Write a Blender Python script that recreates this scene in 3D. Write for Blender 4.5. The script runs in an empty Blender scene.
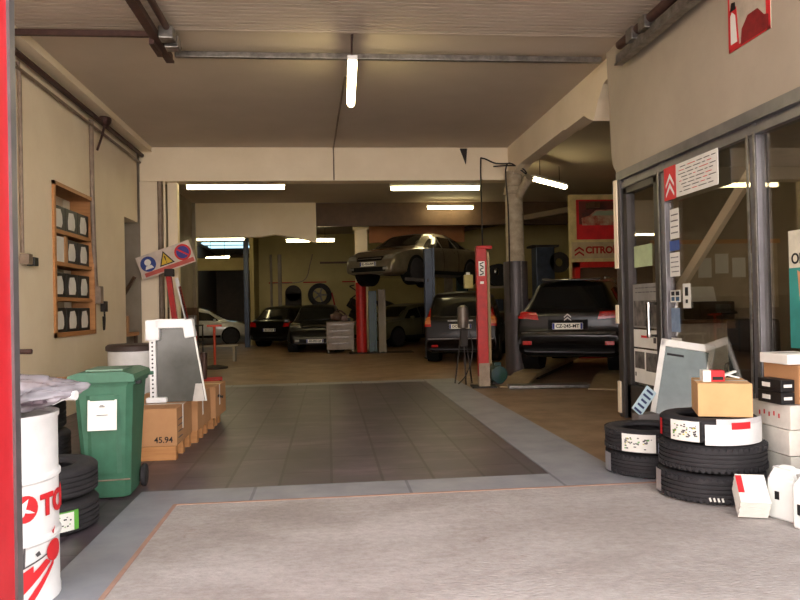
import bpy, bmesh, math, random
from mathutils import Vector, Matrix, Euler
from mathutils.bvhtree import BVHTree
random.seed(7)
PI = math.pi
SC = bpy.context.scene
COL = SC.collection

# ------------------------------------------------------------------ materials
def lin(c):
    out = []
    for v in c:
        v = v / 255.0
        out.append(v / 12.92 if v <= 0.04045 else ((v + 0.055) / 1.055) ** 2.4)
    return (out[0], out[1], out[2], 1.0)

MATS = {}
def mat(name, col, rough=0.6, metal=0.0, col2=None, scale=4.0, amt=0.5, bump=0.0, bscale=60.0,
        emit=None, estr=0.0, trans=0.0, alpha=1.0, coat=0.0, stretch=(1, 1, 1), spec=0.5, detail=6, ior=1.45):
    if name in MATS: return MATS[name]
    m = bpy.data.materials.new(name); m.use_nodes = True
    nt = m.node_tree; b = nt.nodes['Principled BSDF']
    b.inputs['Base Color'].default_value = lin(col)
    b.inputs['Roughness'].default_value = rough
    b.inputs['Metallic'].default_value = metal
    b.inputs['Specular IOR Level'].default_value = spec
    b.inputs['IOR'].default_value = ior
    if trans: b.inputs['Transmission Weight'].default_value = trans
    if alpha < 1: b.inputs['Alpha'].default_value = alpha
    if coat:
        b.inputs['Coat Weight'].default_value = coat
        b.inputs['Coat Roughness'].default_value = 0.06
    if emit:
        b.inputs['Emission Color'].default_value = lin(emit)
        b.inputs['Emission Strength'].default_value = estr
    tc = nt.nodes.new('ShaderNodeTexCoord')
    mp = nt.nodes.new('ShaderNodeMapping'); mp.inputs['Scale'].default_value = stretch
    nt.links.new(tc.outputs['Object'], mp.inputs['Vector'])
    if col2 is None:
        col2 = tuple(max(0, v * 0.86) for v in col)
    nz = nt.nodes.new('ShaderNodeTexNoise'); nz.inputs['Scale'].default_value = scale
    nz.inputs['Detail'].default_value = detail; nz.inputs['Roughness'].default_value = 0.62
    nt.links.new(mp.outputs['Vector'], nz.inputs['Vector'])
    rp = nt.nodes.new('ShaderNodeValToRGB')
    rp.color_ramp.elements[0].position = 0.5 - 0.28 * amt - 0.02; rp.color_ramp.elements[0].color = lin(col2)
    rp.color_ramp.elements[1].position = 0.5 + 0.28 * amt + 0.02; rp.color_ramp.elements[1].color = lin(col)
    nt.links.new(nz.outputs['Fac'], rp.inputs['Fac'])
    nt.links.new(rp.outputs['Color'], b.inputs['Base Color'])
    if bump:
        n2 = nt.nodes.new('ShaderNodeTexNoise'); n2.inputs['Scale'].default_value = bscale
        n2.inputs['Detail'].default_value = 5
        nt.links.new(mp.outputs['Vector'], n2.inputs['Vector'])
        bp = nt.nodes.new('ShaderNodeBump'); bp.inputs['Strength'].default_value = bump
        bp.inputs['Distance'].default_value = 0.02
        nt.links.new(n2.outputs['Fac'], bp.inputs['Height'])
        nt.links.new(bp.outputs['Normal'], b.inputs['Normal'])
    m['_ramp'] = rp.name
    MATS[name] = m
    return m

def glassmat(name, tint, rough=0.02, refl=0.16):
    # architectural glass: thin pane, mostly see-through with a Fresnel reflection
    m = bpy.data.materials.new(name); m.use_nodes = True
    nt = m.node_tree; nt.nodes.clear()
    o = nt.nodes.new('ShaderNodeOutputMaterial')
    t = nt.nodes.new('ShaderNodeBsdfTransparent'); t.inputs['Color'].default_value = lin(tint)
    g = nt.nodes.new('ShaderNodeBsdfGlossy'); g.inputs['Roughness'].default_value = rough
    lw = nt.nodes.new('ShaderNodeLayerWeight'); lw.inputs['Blend'].default_value = 0.5
    fr = nt.nodes.new('ShaderNodeMath'); fr.operation = 'POWER'; fr.inputs[1].default_value = 4.0
    nt.links.new(lw.outputs['Facing'], fr.inputs[0])
    nz = nt.nodes.new('ShaderNodeTexNoise'); nz.inputs['Scale'].default_value = 2.0
    tc = nt.nodes.new('ShaderNodeTexCoord'); nt.links.new(tc.outputs['Object'], nz.inputs['Vector'])
    ma = nt.nodes.new('ShaderNodeMath'); ma.operation = 'MULTIPLY_ADD'
    ma.inputs[1].default_value = 0.06; ma.inputs[2].default_value = refl * 0.4
    ad = nt.nodes.new('ShaderNodeMath'); ad.operation = 'ADD'; ad.use_clamp = True
    nt.links.new(nz.outputs['Fac'], ma.inputs[0])
    nt.links.new(fr.outputs[0], ad.inputs[0]); nt.links.new(ma.outputs[0], ad.inputs[1])
    mx = nt.nodes.new('ShaderNodeMixShader')
    nt.links.new(ad.outputs[0], mx.inputs['Fac'])
    nt.links.new(t.outputs[0], mx.inputs[1]); nt.links.new(g.outputs[0], mx.inputs[2])
    nt.links.new(mx.outputs[0], o.inputs['Surface'])
    MATS[name] = m
    return m

def filmmat(name, tint, rough=0.25, refl=0.25, milky=0.15):
    m = bpy.data.materials.new(name); m.use_nodes = True
    nt = m.node_tree; nt.nodes.clear()
    o = nt.nodes.new('ShaderNodeOutputMaterial')
    t = nt.nodes.new('ShaderNodeBsdfTransparent'); t.inputs['Color'].default_value = lin(tint)
    b = nt.nodes.new('ShaderNodeBsdfPrincipled'); b.inputs['Base Color'].default_value = lin((205, 200, 205))
    b.inputs['Roughness'].default_value = rough
    nz = nt.nodes.new('ShaderNodeTexNoise'); nz.inputs['Scale'].default_value = 9
    tc = nt.nodes.new('ShaderNodeTexCoord'); nt.links.new(tc.outputs['Object'], nz.inputs['Vector'])
    ma = nt.nodes.new('ShaderNodeMath'); ma.operation = 'MULTIPLY_ADD'
    ma.inputs[1].default_value = refl; ma.inputs[2].default_value = milky
    nt.links.new(nz.outputs['Fac'], ma.inputs[0])
    mx = nt.nodes.new('ShaderNodeMixShader'); nt.links.new(ma.outputs[0], mx.inputs['Fac'])
    nt.links.new(t.outputs[0], mx.inputs[1]); nt.links.new(b.outputs[0], mx.inputs[2])
    nt.links.new(mx.outputs[0], o.inputs['Surface'])
    MATS[name] = m
    return m

# ------------------------------------------------------------------ mesh builder
class MB:
    def __init__(self): self.bm = bmesh.new()
    def _add(self, tmp, mx=None):
        if mx is not None: bmesh.ops.transform(tmp, matrix=mx, verts=tmp.verts)
        me = bpy.data.meshes.new('tmp'); tmp.to_mesh(me); tmp.free()
        self.bm.from_mesh(me); bpy.data.meshes.remove(me); return self
    def box(self, c, s, rot=(0, 0, 0), bev=0.0, seg=2):
        t = bmesh.new(); bmesh.ops.create_cube(t, size=1)
        bmesh.ops.scale(t, vec=s, verts=t.verts)
        if bev: bmesh.ops.bevel(t, geom=list(t.edges), offset=min(bev, min(s) * 0.45), segments=seg, affect='EDGES', profile=0.6)
        return self._add(t, Matrix.Translation(c) @ Euler(rot).to_matrix().to_4x4())
    def bb(self, a, b, bev=0.0):
        return self.box([(a[i] + b[i]) / 2 for i in range(3)], [abs(b[i] - a[i]) for i in range(3)], bev=bev)
    def bar(self, p, q, w, h, up=(0, 0, 1), bev=0.0):
        p, q = Vector(p), Vector(q); d = q - p; L = d.length; d.normalize()
        u = Vector(up)
        if abs(u.dot(d)) > 0.99: u = Vector((1, 0, 0))
        x = d.cross(u).normalized(); z = x.cross(d).normalized()
        m = Matrix((x, d, z)).transposed().to_4x4(); m.translation = (p + q) / 2
        t = bmesh.new(); bmesh.ops.create_cube(t, size=1); bmesh.ops.scale(t, vec=(w, L, h), verts=t.verts)
        if bev: bmesh.ops.bevel(t, geom=list(t.edges), offset=bev, segments=2, affect='EDGES')
        return self._add(t, m)
    def cyl(self, p, q, r, r2=None, seg=20, caps=True):
        p, q = Vector(p), Vector(q); d = q - p
        t = bmesh.new()
        bmesh.ops.create_cone(t, cap_ends=caps, segments=seg, radius1=r, radius2=r if r2 is None else r2, depth=d.length)
        m = Vector((0, 0, 1)).rotation_difference(d.normalized()).to_matrix().to_4x4(); m.translation = (p + q) / 2
        return self._add(t, m)
    def sph(self, c, s, seg=16, rot=(0, 0, 0)):
        t = bmesh.new(); bmesh.ops.create_uvsphere(t, u_segments=seg, v_segments=seg // 2 + 2, radius=1)
        return self._add(t, Matrix.Translation(c) @ Euler(rot).to_matrix().to_4x4() @ Matrix.Diagonal((s[0], s[1], s[2], 1)))
    def tube(self, pts, r, seg=8, smooth=True):
        pts = [Vector(p) for p in pts]
        if smooth and len(pts) > 2:
            out = []
            for i in range(len(pts) - 1):
                p0 = pts[max(i - 1, 0)]; p1 = pts[i]; p2 = pts[i + 1]; p3 = pts[min(i + 2, len(pts) - 1)]
                for k in range(6):
                    t = k / 6
                    out.append(0.5 * ((2 * p1) + (p2 - p0) * t + (2 * p0 - 5 * p1 + 4 * p2 - p3) * t * t + (3 * p1 - p0 - 3 * p2 + p3) * t ** 3))
            out.append(pts[-1]); pts = out
        rings = []; n = Vector((0.3, 0.2, 1)).normalized()
        for i, p in enumerate(pts):
            d = (pts[min(i + 1, len(pts) - 1)] - pts[max(i - 1, 0)]).normalized()
            a = d.cross(n)
            if a.length < 1e-3: a = d.cross(Vector((1, 0, 0)))
            a.normalize(); b = d.cross(a).normalized(); n = -b if b.dot(n) < 0 else b
            a = d.cross(n).normalized()
            rings.append([self.bm.verts.new(p + r * (math.cos(2 * PI * k / seg) * a + math.sin(2 * PI * k / seg) * n)) for k in range(seg)])
        for A, B in zip(rings, rings[1:]):
            for k in range(seg): self.bm.faces.new((A[k], A[(k + 1) % seg], B[(k + 1) % seg], B[k]))
        self.bm.faces.new(rings[0][::-1]); self.bm.faces.new(rings[-1]); return self
    def lathe(self, prof, seg=32, c=(0, 0, 0), axis='Z', closed=False):
        rings = []
        for (r, h) in prof:
            ring = []
            for k in range(seg):
                a = 2 * PI * k / seg
                if axis == 'Z': v = (c[0] + r * math.cos(a), c[1] + r * math.sin(a), c[2] + h)
                elif axis == 'X': v = (c[0] + h, c[1] + r * math.cos(a), c[2] + r * math.sin(a))
                else: v = (c[0] + r * math.cos(a), c[1] + h, c[2] + r * math.sin(a))
                ring.append(self.bm.verts.new(v))
            rings.append(ring)
        pairs = list(zip(rings, rings[1:]))
        if closed: pairs.append((rings[-1], rings[0]))
        for A, B in pairs:
            for k in range(seg): self.bm.faces.new((A[k], A[(k + 1) % seg], B[(k + 1) % seg], B[k]))
        if not closed:
            for rg, p in ((rings[0], prof[0]), (rings[-1], prof[-1])):
                if p[0] > 1e-4: self.bm.faces.new(rg)
        return self
    def prism(self, poly, axis, a, b):
        # poly: list of 2-D points; axis: extrusion axis
        def P(u, v, w):
            return {'X': (w, u, v), 'Y': (u, w, v), 'Z': (u, v, w)}[axis]
        A = [self.bm.verts.new(P(u, v, a)) for u, v in poly]
        B = [self.bm.verts.new(P(u, v, b)) for u, v in poly]
        n = len(poly)
        self.bm.faces.new(A); self.bm.faces.new(B[::-1])
        for i in range(n): self.bm.faces.new((A[i], B[i], B[(i + 1) % n], A[(i + 1) % n]))
        return self
    def build(self, name, m, parent=None, smooth=False, loc=None, rot=None, ang=35):
        bmesh.ops.remove_doubles(self.bm, verts=self.bm.verts, dist=1e-5)
        bmesh.ops.recalc_face_normals(self.bm, faces=self.bm.faces)
        me = bpy.data.meshes.new(name); self.bm.to_mesh(me)
        o = bpy.data.objects.new(name, me); COL.objects.link(o)
        me.materials.append(m)
        if smooth:
            for p in me.polygons: p.use_smooth = True
            try: me.set_sharp_from_angle(angle=math.radians(ang))
            except Exception: pass
        self.bm.free()
        if parent: o.parent = parent
        if loc is not None: o.location = loc
        if rot is not None: o.rotation_euler = rot
        return o

def tag(o, label, cat, group=None, kind=None):
    o['label'] = label; o['category'] = cat
    if group: o['group'] = group
    if kind: o['kind'] = kind
    return o
def struct(o, label=None):
    o['kind'] = 'structure'
    if label: o['label'] = label
    return o
def thing(name, label, cat, loc=(0, 0, 0), rz=0, group=None, rot=None):
    o = bpy.data.objects.new(name, None); COL.objects.link(o)
    o.location = loc; o.rotation_euler = rot if rot else (0, 0, rz); o.empty_display_size = 0.1
    return tag(o, label, cat, group)
def kids(o): return [c for c in bpy.data.objects if c.parent == o]
def dup(o, loc=None, rz=None, label=None, parent=None):
    c = o.copy(); COL.objects.link(c)
    if parent: c.parent = parent
    for ch in kids(o): dup(ch, parent=c)
    if loc is not None: c.location = loc
    if rz is not None: c.rotation_euler = (0, 0, rz)
    if label: c['label'] = label
    return c

FONT_TMP = []
def text(s, size, m, parent, name='lettering', mx=None, thick=0.0015, wrap=None, bold=0.0, align='CENTER'):
    cu = bpy.data.curves.new('txt', 'FONT'); cu.body = s; cu.size = size; cu.extrude = thick
    cu.align_x = align; cu.align_y = 'CENTER'; cu.offset = bold
    to = bpy.data.objects.new('txt', cu); COL.objects.link(to)
    dg = bpy.context.evaluated_depsgraph_get(); dg.update()
    me = bpy.data.meshes.new_from_object(to.evaluated_get(dg))
    bpy.data.objects.remove(to); bpy.data.curves.remove(cu)
    me.name = name
    if wrap:                     # wrap on a cylinder: x becomes arc length
        R, a0, z0 = wrap
        bm = bmesh.new(); bm.from_mesh(me)
        bmesh.ops.triangulate(bm, faces=bm.faces)
        for v in bm.verts:
            a = a0 + v.co.x / R; rr = R + v.co.z
            v.co = Vector((rr * math.cos(a), rr * math.sin(a), z0 + v.co.y))
        bm.to_mesh(me); bm.free()
    elif mx is not None: me.transform(mx)
    me.materials.clear(); me.materials.append(m)
    o = bpy.data.objects.new(name, me); COL.objects.link(o)
    if parent: o.parent = parent
    return o
def frame_mx(origin, xdir, ydir):
    x = Vector(xdir).normalized(); y = Vector(ydir).normalized(); z = x.cross(y).normalized(); y = z.cross(x)
    m = Matrix((x, y, z)).transposed().to_4x4(); m.translation = origin
    return m

# palette
m_concrete = mat('rough_concrete', (190, 184, 180), 0.85, col2=(152, 144, 139), scale=0.8, amt=1.5, bump=0.6, bscale=30, detail=14, stretch=(1, 2.2, 1))
m_hallfloor = mat('hall_floor', (160, 132, 104), 0.5, col2=(118, 94, 72), scale=0.9, amt=1.0, detail=9)
m_border = mat('border_tile', (152, 153, 158), 0.5, col2=(134, 135, 141), scale=3)
m_ceiling = mat('ceiling_paint', (206, 192, 174), 0.8, col2=(190, 176, 158), scale=0.8, amt=1.0)
m_plaster = mat('cream_plaster', (246, 232, 204), 0.8, col2=(230, 214, 182), scale=1.2, amt=1.0, bump=0.15, bscale=12)
m_fascia = mat('render_fascia', (180, 169, 150), 0.85, col2=(158, 147, 128), scale=0.9, amt=1.0, bump=0.12, bscale=20)
m_olive = mat('olive_wall', (196, 182, 124), 0.8, col2=(164, 148, 96), scale=0.7, amt=1.0)
m_grey_wall = mat('grey_wall', (160, 150, 132), 0.8, col2=(135, 125, 105), scale=1.0)
m_brown = mat('brown_paint', (96, 72, 52), 0.6)
m_pipe = mat('painted_pipe', (150, 132, 112), 0.5, col2=(100, 82, 68), scale=8, amt=1)
m_darkpipe = mat('dark_rusty_steel', (92, 66, 58), 0.55, 0.3, col2=(60, 42, 40), scale=14, amt=1)
m_galv = mat('galvanised_steel', (150, 146, 140), 0.35, 0.8, col2=(110, 106, 102), scale=10)
m_alu = mat('aluminium_frame', (128, 126, 128), 0.35, 0.55, col2=(108, 106, 108), scale=3)
m_aludark = mat('dark_aluminium', (74, 70, 68), 0.45, 0.4)
m_chrome = mat('chrome', (215, 215, 215), 0.12, 1.0)
m_red = mat('red_paint', (214, 44, 54), 0.45, col2=(198, 34, 44), scale=5)
m_redsteel = mat('red_steel', (186, 28, 20), 0.5, col2=(158, 22, 18), scale=10)
m_white = mat('white_paint', (232, 232, 230), 0.45, col2=(216, 216, 214), scale=5)
m_paper = mat('paper', (232, 230, 222), 0.8, col2=(220, 218, 208), scale=5)
m_black = mat('black_plastic', (26, 25, 26), 0.5, col2=(18, 17, 18), scale=6)
m_rubber = mat('tyre_rubber', (44, 42, 44), 0.75, col2=(33, 31, 33), scale=12, bump=0.1)
m_green = mat('bin_green', (62, 108, 84), 0.5, col2=(54, 94, 72), scale=5)
m_card = mat('cardboard', (188, 142, 98), 0.85, col2=(170, 124, 84), scale=4, amt=0.9)
m_cardl = mat('light_cardboard', (208, 168, 118), 0.85, col2=(192, 150, 102), scale=4, amt=0.9)
m_wood = mat('pine_wood', (196, 142, 88), 0.6, col2=(160, 108, 62), scale=3, amt=1, stretch=(1, 1, 9))
m_tapel = mat('clear_tape', (222, 212, 196), 0.25)
m_ink = mat('black_ink', (22, 20, 20), 0.7)
m_redink = mat('red_ink', (214, 38, 44), 0.6)
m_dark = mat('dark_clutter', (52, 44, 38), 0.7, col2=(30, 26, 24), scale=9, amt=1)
m_teal = mat('teal_steel', (28, 66, 48), 0.4, col2=(28, 62, 70), scale=6)
m_bluegrey = mat('bluegrey_steel', (66, 76, 92), 0.35, 0.3, col2=(52, 60, 74), scale=6)
m_tube = mat('fluorescent_tube', (255, 248, 215), 0.4, emit=(255, 236, 178), estr=11.0)
m_glass = glassmat('shop_glass', (240, 238, 234), refl=0.22)
m_carglass = mat('car_glass', (14, 15, 15), 0.08, spec=0.45, col2=(18, 20, 20))
m_carblack = mat('car_paint_black', (11, 10, 11), 0.28, coat=0.35, col2=(9, 8, 9), spec=0.35)
m_carred = mat('car_paint_dark_brown', (18, 11, 11), 0.34, coat=0.1, col2=(14, 9, 9), spec=0.25)
m_cargrey = mat('car_paint_grey_beige', (92, 84, 68), 0.3, 0.4, coat=1.0, col2=(112, 102, 84))
m_carsilver = mat('car_paint_grey_green', (116, 112, 84), 0.3, 0.4, coat=1.0, col2=(106, 102, 76))
m_carwhite = mat('car_paint_white', (214, 216, 208), 0.3, coat=1.0)
m_trim = mat('car_black_trim', (15, 14, 14), 0.7, spec=0.2)
m_tail = mat('tail_lamp_red', (190, 22, 20), 0.2, coat=1.0, col2=(150, 14, 14), scale=20)
m_amber = mat('tail_lamp_amber', (214, 120, 60), 0.2, coat=1.0)
m_head = mat('head_lamp', (190, 190, 180), 0.12, 0.6)
m_rim = mat('alloy', (120, 116, 110), 0.3, 0.8)
m_plate = mat('number_plate', (238, 236, 224), 0.45, col2=(230, 228, 214))
m_navy = mat('plate_blue', (30, 50, 140), 0.5)

# ------------------------------------------------------------------ setting
LW, RW, CZ = -3.45, 3.45, 4.43      # left wall, shopfront plane, ceiling height
# tiled and bare floor
struct(MB().bb((-40, -30, -0.3), (40, 60, -0.02)).build('floor', m_concrete), 'grey concrete ground')
struct(MB().bb((-1.08, -6, -0.03), (3.46, 5.17, 0.0)).build('floor', m_concrete), 'rough pale grey concrete apron at the entrance')
m_tile = mat('dark_floor_tile', (98, 87, 94), 0.42, col2=(60, 52, 58), scale=1.3, amt=1, detail=9)
def add_bricks(m, w, h, mortar, size, rotz=0, soft=0.1):
    nt = m.node_tree; b = nt.nodes['Principled BSDF']; src = b.inputs['Base Color'].links[0].from_socket
    tc = nt.nodes.new('ShaderNodeTexCoord'); mp = nt.nodes.new('ShaderNodeMapping'); mp.inputs['Rotation'].default_value = (0, 0, rotz)
    br = nt.nodes.new('ShaderNodeTexBrick'); br.inputs['Scale'].default_value = 1.0
    br.inputs['Brick Width'].default_value = w; br.inputs['Row Height'].default_value = h
    br.inputs['Mortar Size'].default_value = size; br.inputs['Mortar Smooth'].default_value = soft
    br.inputs['Color1'].default_value = (1, 1, 1, 1); br.inputs['Color2'].default_value = (0.78, 0.78, 0.78, 1)
    br.inputs['Mortar'].default_value = mortar
    nt.links.new(tc.outputs['Object'], mp.inputs['Vector']); nt.links.new(mp.outputs['Vector'], br.inputs['Vector'])
    mx = nt.nodes.new('ShaderNodeMix'); mx.data_type = 'RGBA'; mx.blend_type = 'MULTIPLY'; mx.inputs['Factor'].default_value = 1
    nt.links.new(src, mx.inputs[6]); nt.links.new(br.outputs['Color'], mx.inputs[7])
    nt.links.new(mx.outputs[2], b.inputs['Base Color'])
def speckle(m, scale, lo, hi, p0=0.35, p1=0.65, stretch=(1, 1, 1), detail=8):
    nt = m.node_tree; b = nt.nodes['Principled BSDF']; src = b.inputs['Base Color'].links[0].from_socket
    tc = nt.nodes.new('ShaderNodeTexCoord'); mp = nt.nodes.new('ShaderNodeMapping'); mp.inputs['Scale'].default_value = stretch
    nz = nt.nodes.new('ShaderNodeTexNoise'); nz.inputs['Scale'].default_value = scale; nz.inputs['Detail'].default_value = detail; nz.inputs['Roughness'].default_value = 0.7
    rp = nt.nodes.new('ShaderNodeValToRGB')
    rp.color_ramp.elements[0].position = p0; rp.color_ramp.elements[0].color = (*lo, 1)
    rp.color_ramp.elements[1].position = p1; rp.color_ramp.elements[1].color = (*hi, 1)
    mx = nt.nodes.new('ShaderNodeMix'); mx.data_type = 'RGBA'; mx.blend_type = 'MULTIPLY'; mx.inputs['Factor'].default_value = 1
    nt.links.new(tc.outputs['Object'], mp.inputs['Vector']); nt.links.new(mp.outputs['Vector'], nz.inputs['Vector']); nt.links.new(nz.outputs['Fac'], rp.inputs['Fac'])
    nt.links.new(src, mx.inputs[6]); nt.links.new(rp.outputs['Color'], mx.inputs[7]); nt.links.new(mx.outputs[2], b.inputs['Base Color'])
speckle(m_concrete, 1.0, (0.86, 0.84, 0.82), (1.05, 1.05, 1.05), 0.40, 0.60, (1.0, 1.8, 1))
speckle(m_concrete, 16, (0.84, 0.83, 0.82), (1.06, 1.06, 1.06), 0.34, 0.60, (1, 1.4, 1))
speckle(m_concrete, 1.6, (0.68, 0.55, 0.50), (1, 1, 1), 0.28, 0.36)
speckle(m_hallfloor, 2.0, (0.72, 0.68, 0.64), (1.05, 1.05, 1.05), 0.40, 0.58)
speckle(m_tile, 0.9, (1, 1, 1), (1.8, 1.7, 1.66), 0.50, 0.68, (1, 3.2, 1))
add_bricks(m_tile, 1.2, 0.4, (0.45, 0.42, 0.42, 1), 0.012, rotz=PI / 2)
add_bricks(m_border, 1.15, 20, (0.55, 0.55, 0.58, 1), 0.012)
t = MB().bb((LW, 5.59, -0.03), (1.72, 12.9, 0.0))
t.bb((LW, 3.0, -0.03), (-1.42, 5.59, 0.0))
struct(t.build('floor', m_tile), 'dark grey rectangular floor tiles with dusty marks')
t = MB().bb((-1.42, 3.0, -0.03), (-1.10, 5.59, 0.001)); t.bb((-1.10, 5.19, -0.03), (3.45, 5.59, 0.001))
t.bb((1.72, 5.59, -0.03), (2.3, 12.9, 0.001)); t.bb((-3.45, 12.9, -0.03), (2.3, 13.25, 0.001))
struct(t.build('floor', m_border), 'blue grey tile border around the dark tiles')
t = MB().bb((-1.10, 5.165, -0.03), (3.45, 5.192, 0.003)); t.bb((-1.105, 2.6, -0.03), (-1.078, 5.18, 0.003))
struct(t.build('trim_1', mat('terracotta_edge', (176, 140, 120), 0.8, col2=(150, 118, 104), scale=8, amt=1)), 'worn terracotta edging along the concrete')
t = MB().bb((2.3, 5.59, -0.03), (12, 40, 0.0)); t.bb((-12, 13.25, -0.03), (2.3, 40, 0.0)); t.bb((-12, 3.0, -0.03), (LW, 13.25, 0.0))
struct(t.build('floor', m_hallfloor), 'worn brownish concrete workshop floor')

# ceiling
t = MB().bb((-12, 2.9, CZ), (12, 41, CZ + 0.25))
struct(t.build('ceiling', m_ceiling))
m_rib = mat('ribbed_ceiling', (194, 180, 164), 0.7, col2=(180, 166, 150), scale=1.0)
t = MB()
for i in range(int((7.95 - 3.0) / 0.09)):
    y = 3.02 + i * 0.09
    t.bb((LW, y, CZ - 0.03), (RW, y + 0.07, CZ + 0.01))
t.bb((LW, 7.93, CZ - 0.035), (RW, 7.99, CZ + 0.01))
struct(t.build('trim_2', m_rib), 'ribbed boards lining the front of the ceiling')

# left wall with the shelf niche and an opening
t = MB()
NY0, NY1, NZ0, NZ1 = 9.48, 11.06, 1.05, 3.05
OY0, OY1, OZ = 12.75, 13.62, 3.0
D = 0.42
for (a, b) in (((3.0, 0), (NY0, CZ)), ((NY0, 0), (NY1, NZ0)), ((NY0, NZ1), (NY1, CZ)), ((NY1, 0), (OY0, CZ)), ((OY0, OZ), (OY1, CZ))):
    t.bb((LW - D, a[0], a[1]), (LW, b[0], b[1]))
t.bb((LW - D - 0.05, NY0 - 0.05, NZ0 - 0.05), (LW - D, NY1 + 0.05, NZ1 + 0.05))
struct(t.build('wall_left', m_plaster), 'cream plastered left wall')
# side store seen through the opening
t = MB().bb((-7.0, 13.9, 0), (-3.45, 14.1, CZ)); t.bb((-7.1, 11.2, 0), (-7.0, 14.1, CZ)); t.bb((-7.0, 11.1, 0), (LW - D, 11.2, CZ))
struct(t.build('wall_store', m_grey_wall), 'grey wall of the side store')
# cross beam and pillar
struct(MB().bb((-3.45, 13.8, 3.79), (3.75, 14.15, CZ), bev=0.012).build('trim_3', m_plaster), 'cream cross beam over the hall')
t = MB().bb((-3.46, 13.82, 0), (-3.12, 14.14, 3.79), bev=0.01); t.bb((-2.98, 13.95, 0), (-2.80, 14.14, 3.79), bev=0.01)
struct(t.build('trim_4', m_plaster), 'cream pillar at the left end of the cross beam')
# side beam down to the column with the ragged end
poly = [(8.35, CZ), (8.35, 4.25), (8.88, 4.15), (9.06, 4.0), (9.24, 3.77), (9.42, 3.84), (9.6, 3.93), (10.4, 3.93), (10.45, 3.95), (13.0, 3.94), (13.4, 3.84), (14.1, 3.8), (14.1, CZ)]
struct(MB().prism(poly, 'X', 3.56, 3.8).build('trim_5', m_plaster), 'cream side beam with a broken lower edge')
# round column
t = MB().lathe([(0.175, 2.17), (0.17, 3.2), (0.165, 3.45), (0.2, 3.46), (0.2, 3.5), (0.185, 3.52), (0.185, 3.6), (0.16, 3.62), (0.16, 3.9)], 28)
t.cyl((0.02, 0.0, 3.3), (0.18, -0.45, 3.72), 0.07, 0.09)
colm = struct(t.build('column', mat('mottled_column', (186, 172, 146), 0.8, col2=(130, 116, 92), scale=9, amt=1, bump=0.3, bscale=20), smooth=True, loc=(3.60, 13.55, 0)), 'round mottled column with a steel clad base')
MB().lathe([(0.23, 0), (0.23, 2.17), (0.17, 2.18)], 28).build('base_cladding', mat('steel_cladding', (84, 78, 78), 0.45, 0.25), colm, smooth=True)
MB().bb((0.04, -0.245, 0.05), (0.06, -0.22, 2.17)).build('cladding_joint', m_galv, colm)

# hall beyond the cross beam
t = MB().bb((-4.0, 14.1, 1.45), (-3.8, 21.2, CZ)); t.bb((-4.0, 20.9, 1.45), (-3.72, 21.2, CZ))
struct(t.build('wall_left', m_grey_wall), 'grey left wall of the rear hall')
t = MB().bb((-4.0, 14.1, 0), (-3.79, 21.2, 1.45)); t.bb((-4.0, 20.89, 0), (-3.71, 21.21, 1.45))
struct(t.build('baseboard_left', m_brown), 'dark brown painted lower wall')
struct(MB().prism([(-3.9, CZ), (-3.9, 3.45), (-1.9, 3.45), (-1.5, 3.52), (-0.6, 3.36), (-0.3, 3.25), (-0.3, CZ)], 'Y', 21.0, 21.3).build('trim_6', m_plaster), 'deep cream beam across the rear hall')
t = MB().bb((-0.3, 21.1, 3.75), (9, 21.3, CZ))
struct(t.build('trim_7', m_brown), 'dark timber beam across the rear hall')
t = MB().bb((-2.95, 30.0, 0), (9.2, 30.2, CZ)); t.bb((-2.95, 27.9, 0), (-2.8, 30.2, CZ))
t.bb((-6.0, 30.0, 3.0), (-2.95, 30.2, 3.5))
struct(t.build('wall_back', m_olive), 'olive yellow back wall')
struct(MB().bb((9.0, 8.5, 0), (9.2, 30.2, CZ)).build('wall_right', m_olive), 'olive right wall of the rear hall')
t = MB().bb((-6.2, 21.2, 0), (-6.0, 40, CZ)); t.bb((-6.2, 39.8, 0), (-2.0, 40, CZ)); t.bb((-2.9, 30.2, 0), (-2.7, 40, CZ)); t.bb((-6.2, 21.0, 0), (-3.8, 21.2, CZ))
struct(t.build('wall_annex', m_brown), 'dim walls of the bay with the white car')
# skylight strips in annex: slabs with daylight put in as their own glow
for k, y in enumerate((33.0, 34.8)):
    o = MB().bb((-5.6, y, CZ - 0.06), (-3.6, y + 0.75, CZ - 0.01)).build('window_%d' % (k + 5), mat('roof_light', (150, 190, 200), 0.4, emit=(150, 190, 205), estr=1.3))
    struct(o, 'pale blue roof light strip')

BEFORE = set(bpy.data.objects)
# fascia above the shopfront with a rounded lower corner
pts = [(2.0, CZ), (2.0, 2.86), (8.10, 2.86)]
for k in range(7):
    a = -PI / 2 + k * PI / 12
    pts.append((8.16 + 0.30 * math.cos(a), 3.16 + 0.30 * math.sin(a)))
pts += [(8.52, 4.0), (8.55, CZ)]
struct(MB().prism(pts, 'X', 3.42, 3.80).build('wall_right', m_fascia), 'pale rendered fascia wall above the shopfront')
# shop interior walls
t = MB().bb((3.62, 8.45, 0), (9.2, 8.6, CZ)); t.bb((8.0, 2.0, 0), (8.2, 8.6, CZ)); t.bb((3.5, 2.0, 0), (8.2, 2.15, CZ))
struct(t.build('wall_office', mat('office_wall', (150, 136, 118), 0.8, col2=(130, 116, 100), scale=1)), 'beige office walls behind the shopfront')
struct(MB().bb((3.5, 2.1, 0), (8.0, 8.5, 0.006)).build('floor', mat('office_floor', (120, 108, 98), 0.5)), 'office floor')
struct(MB().bb((3.8, 2.1, 3.0), (8.0, 8.5, 3.06)).build('ceiling', mat('office_ceiling', (150, 140, 128), 0.8)), 'office ceiling')

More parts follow.
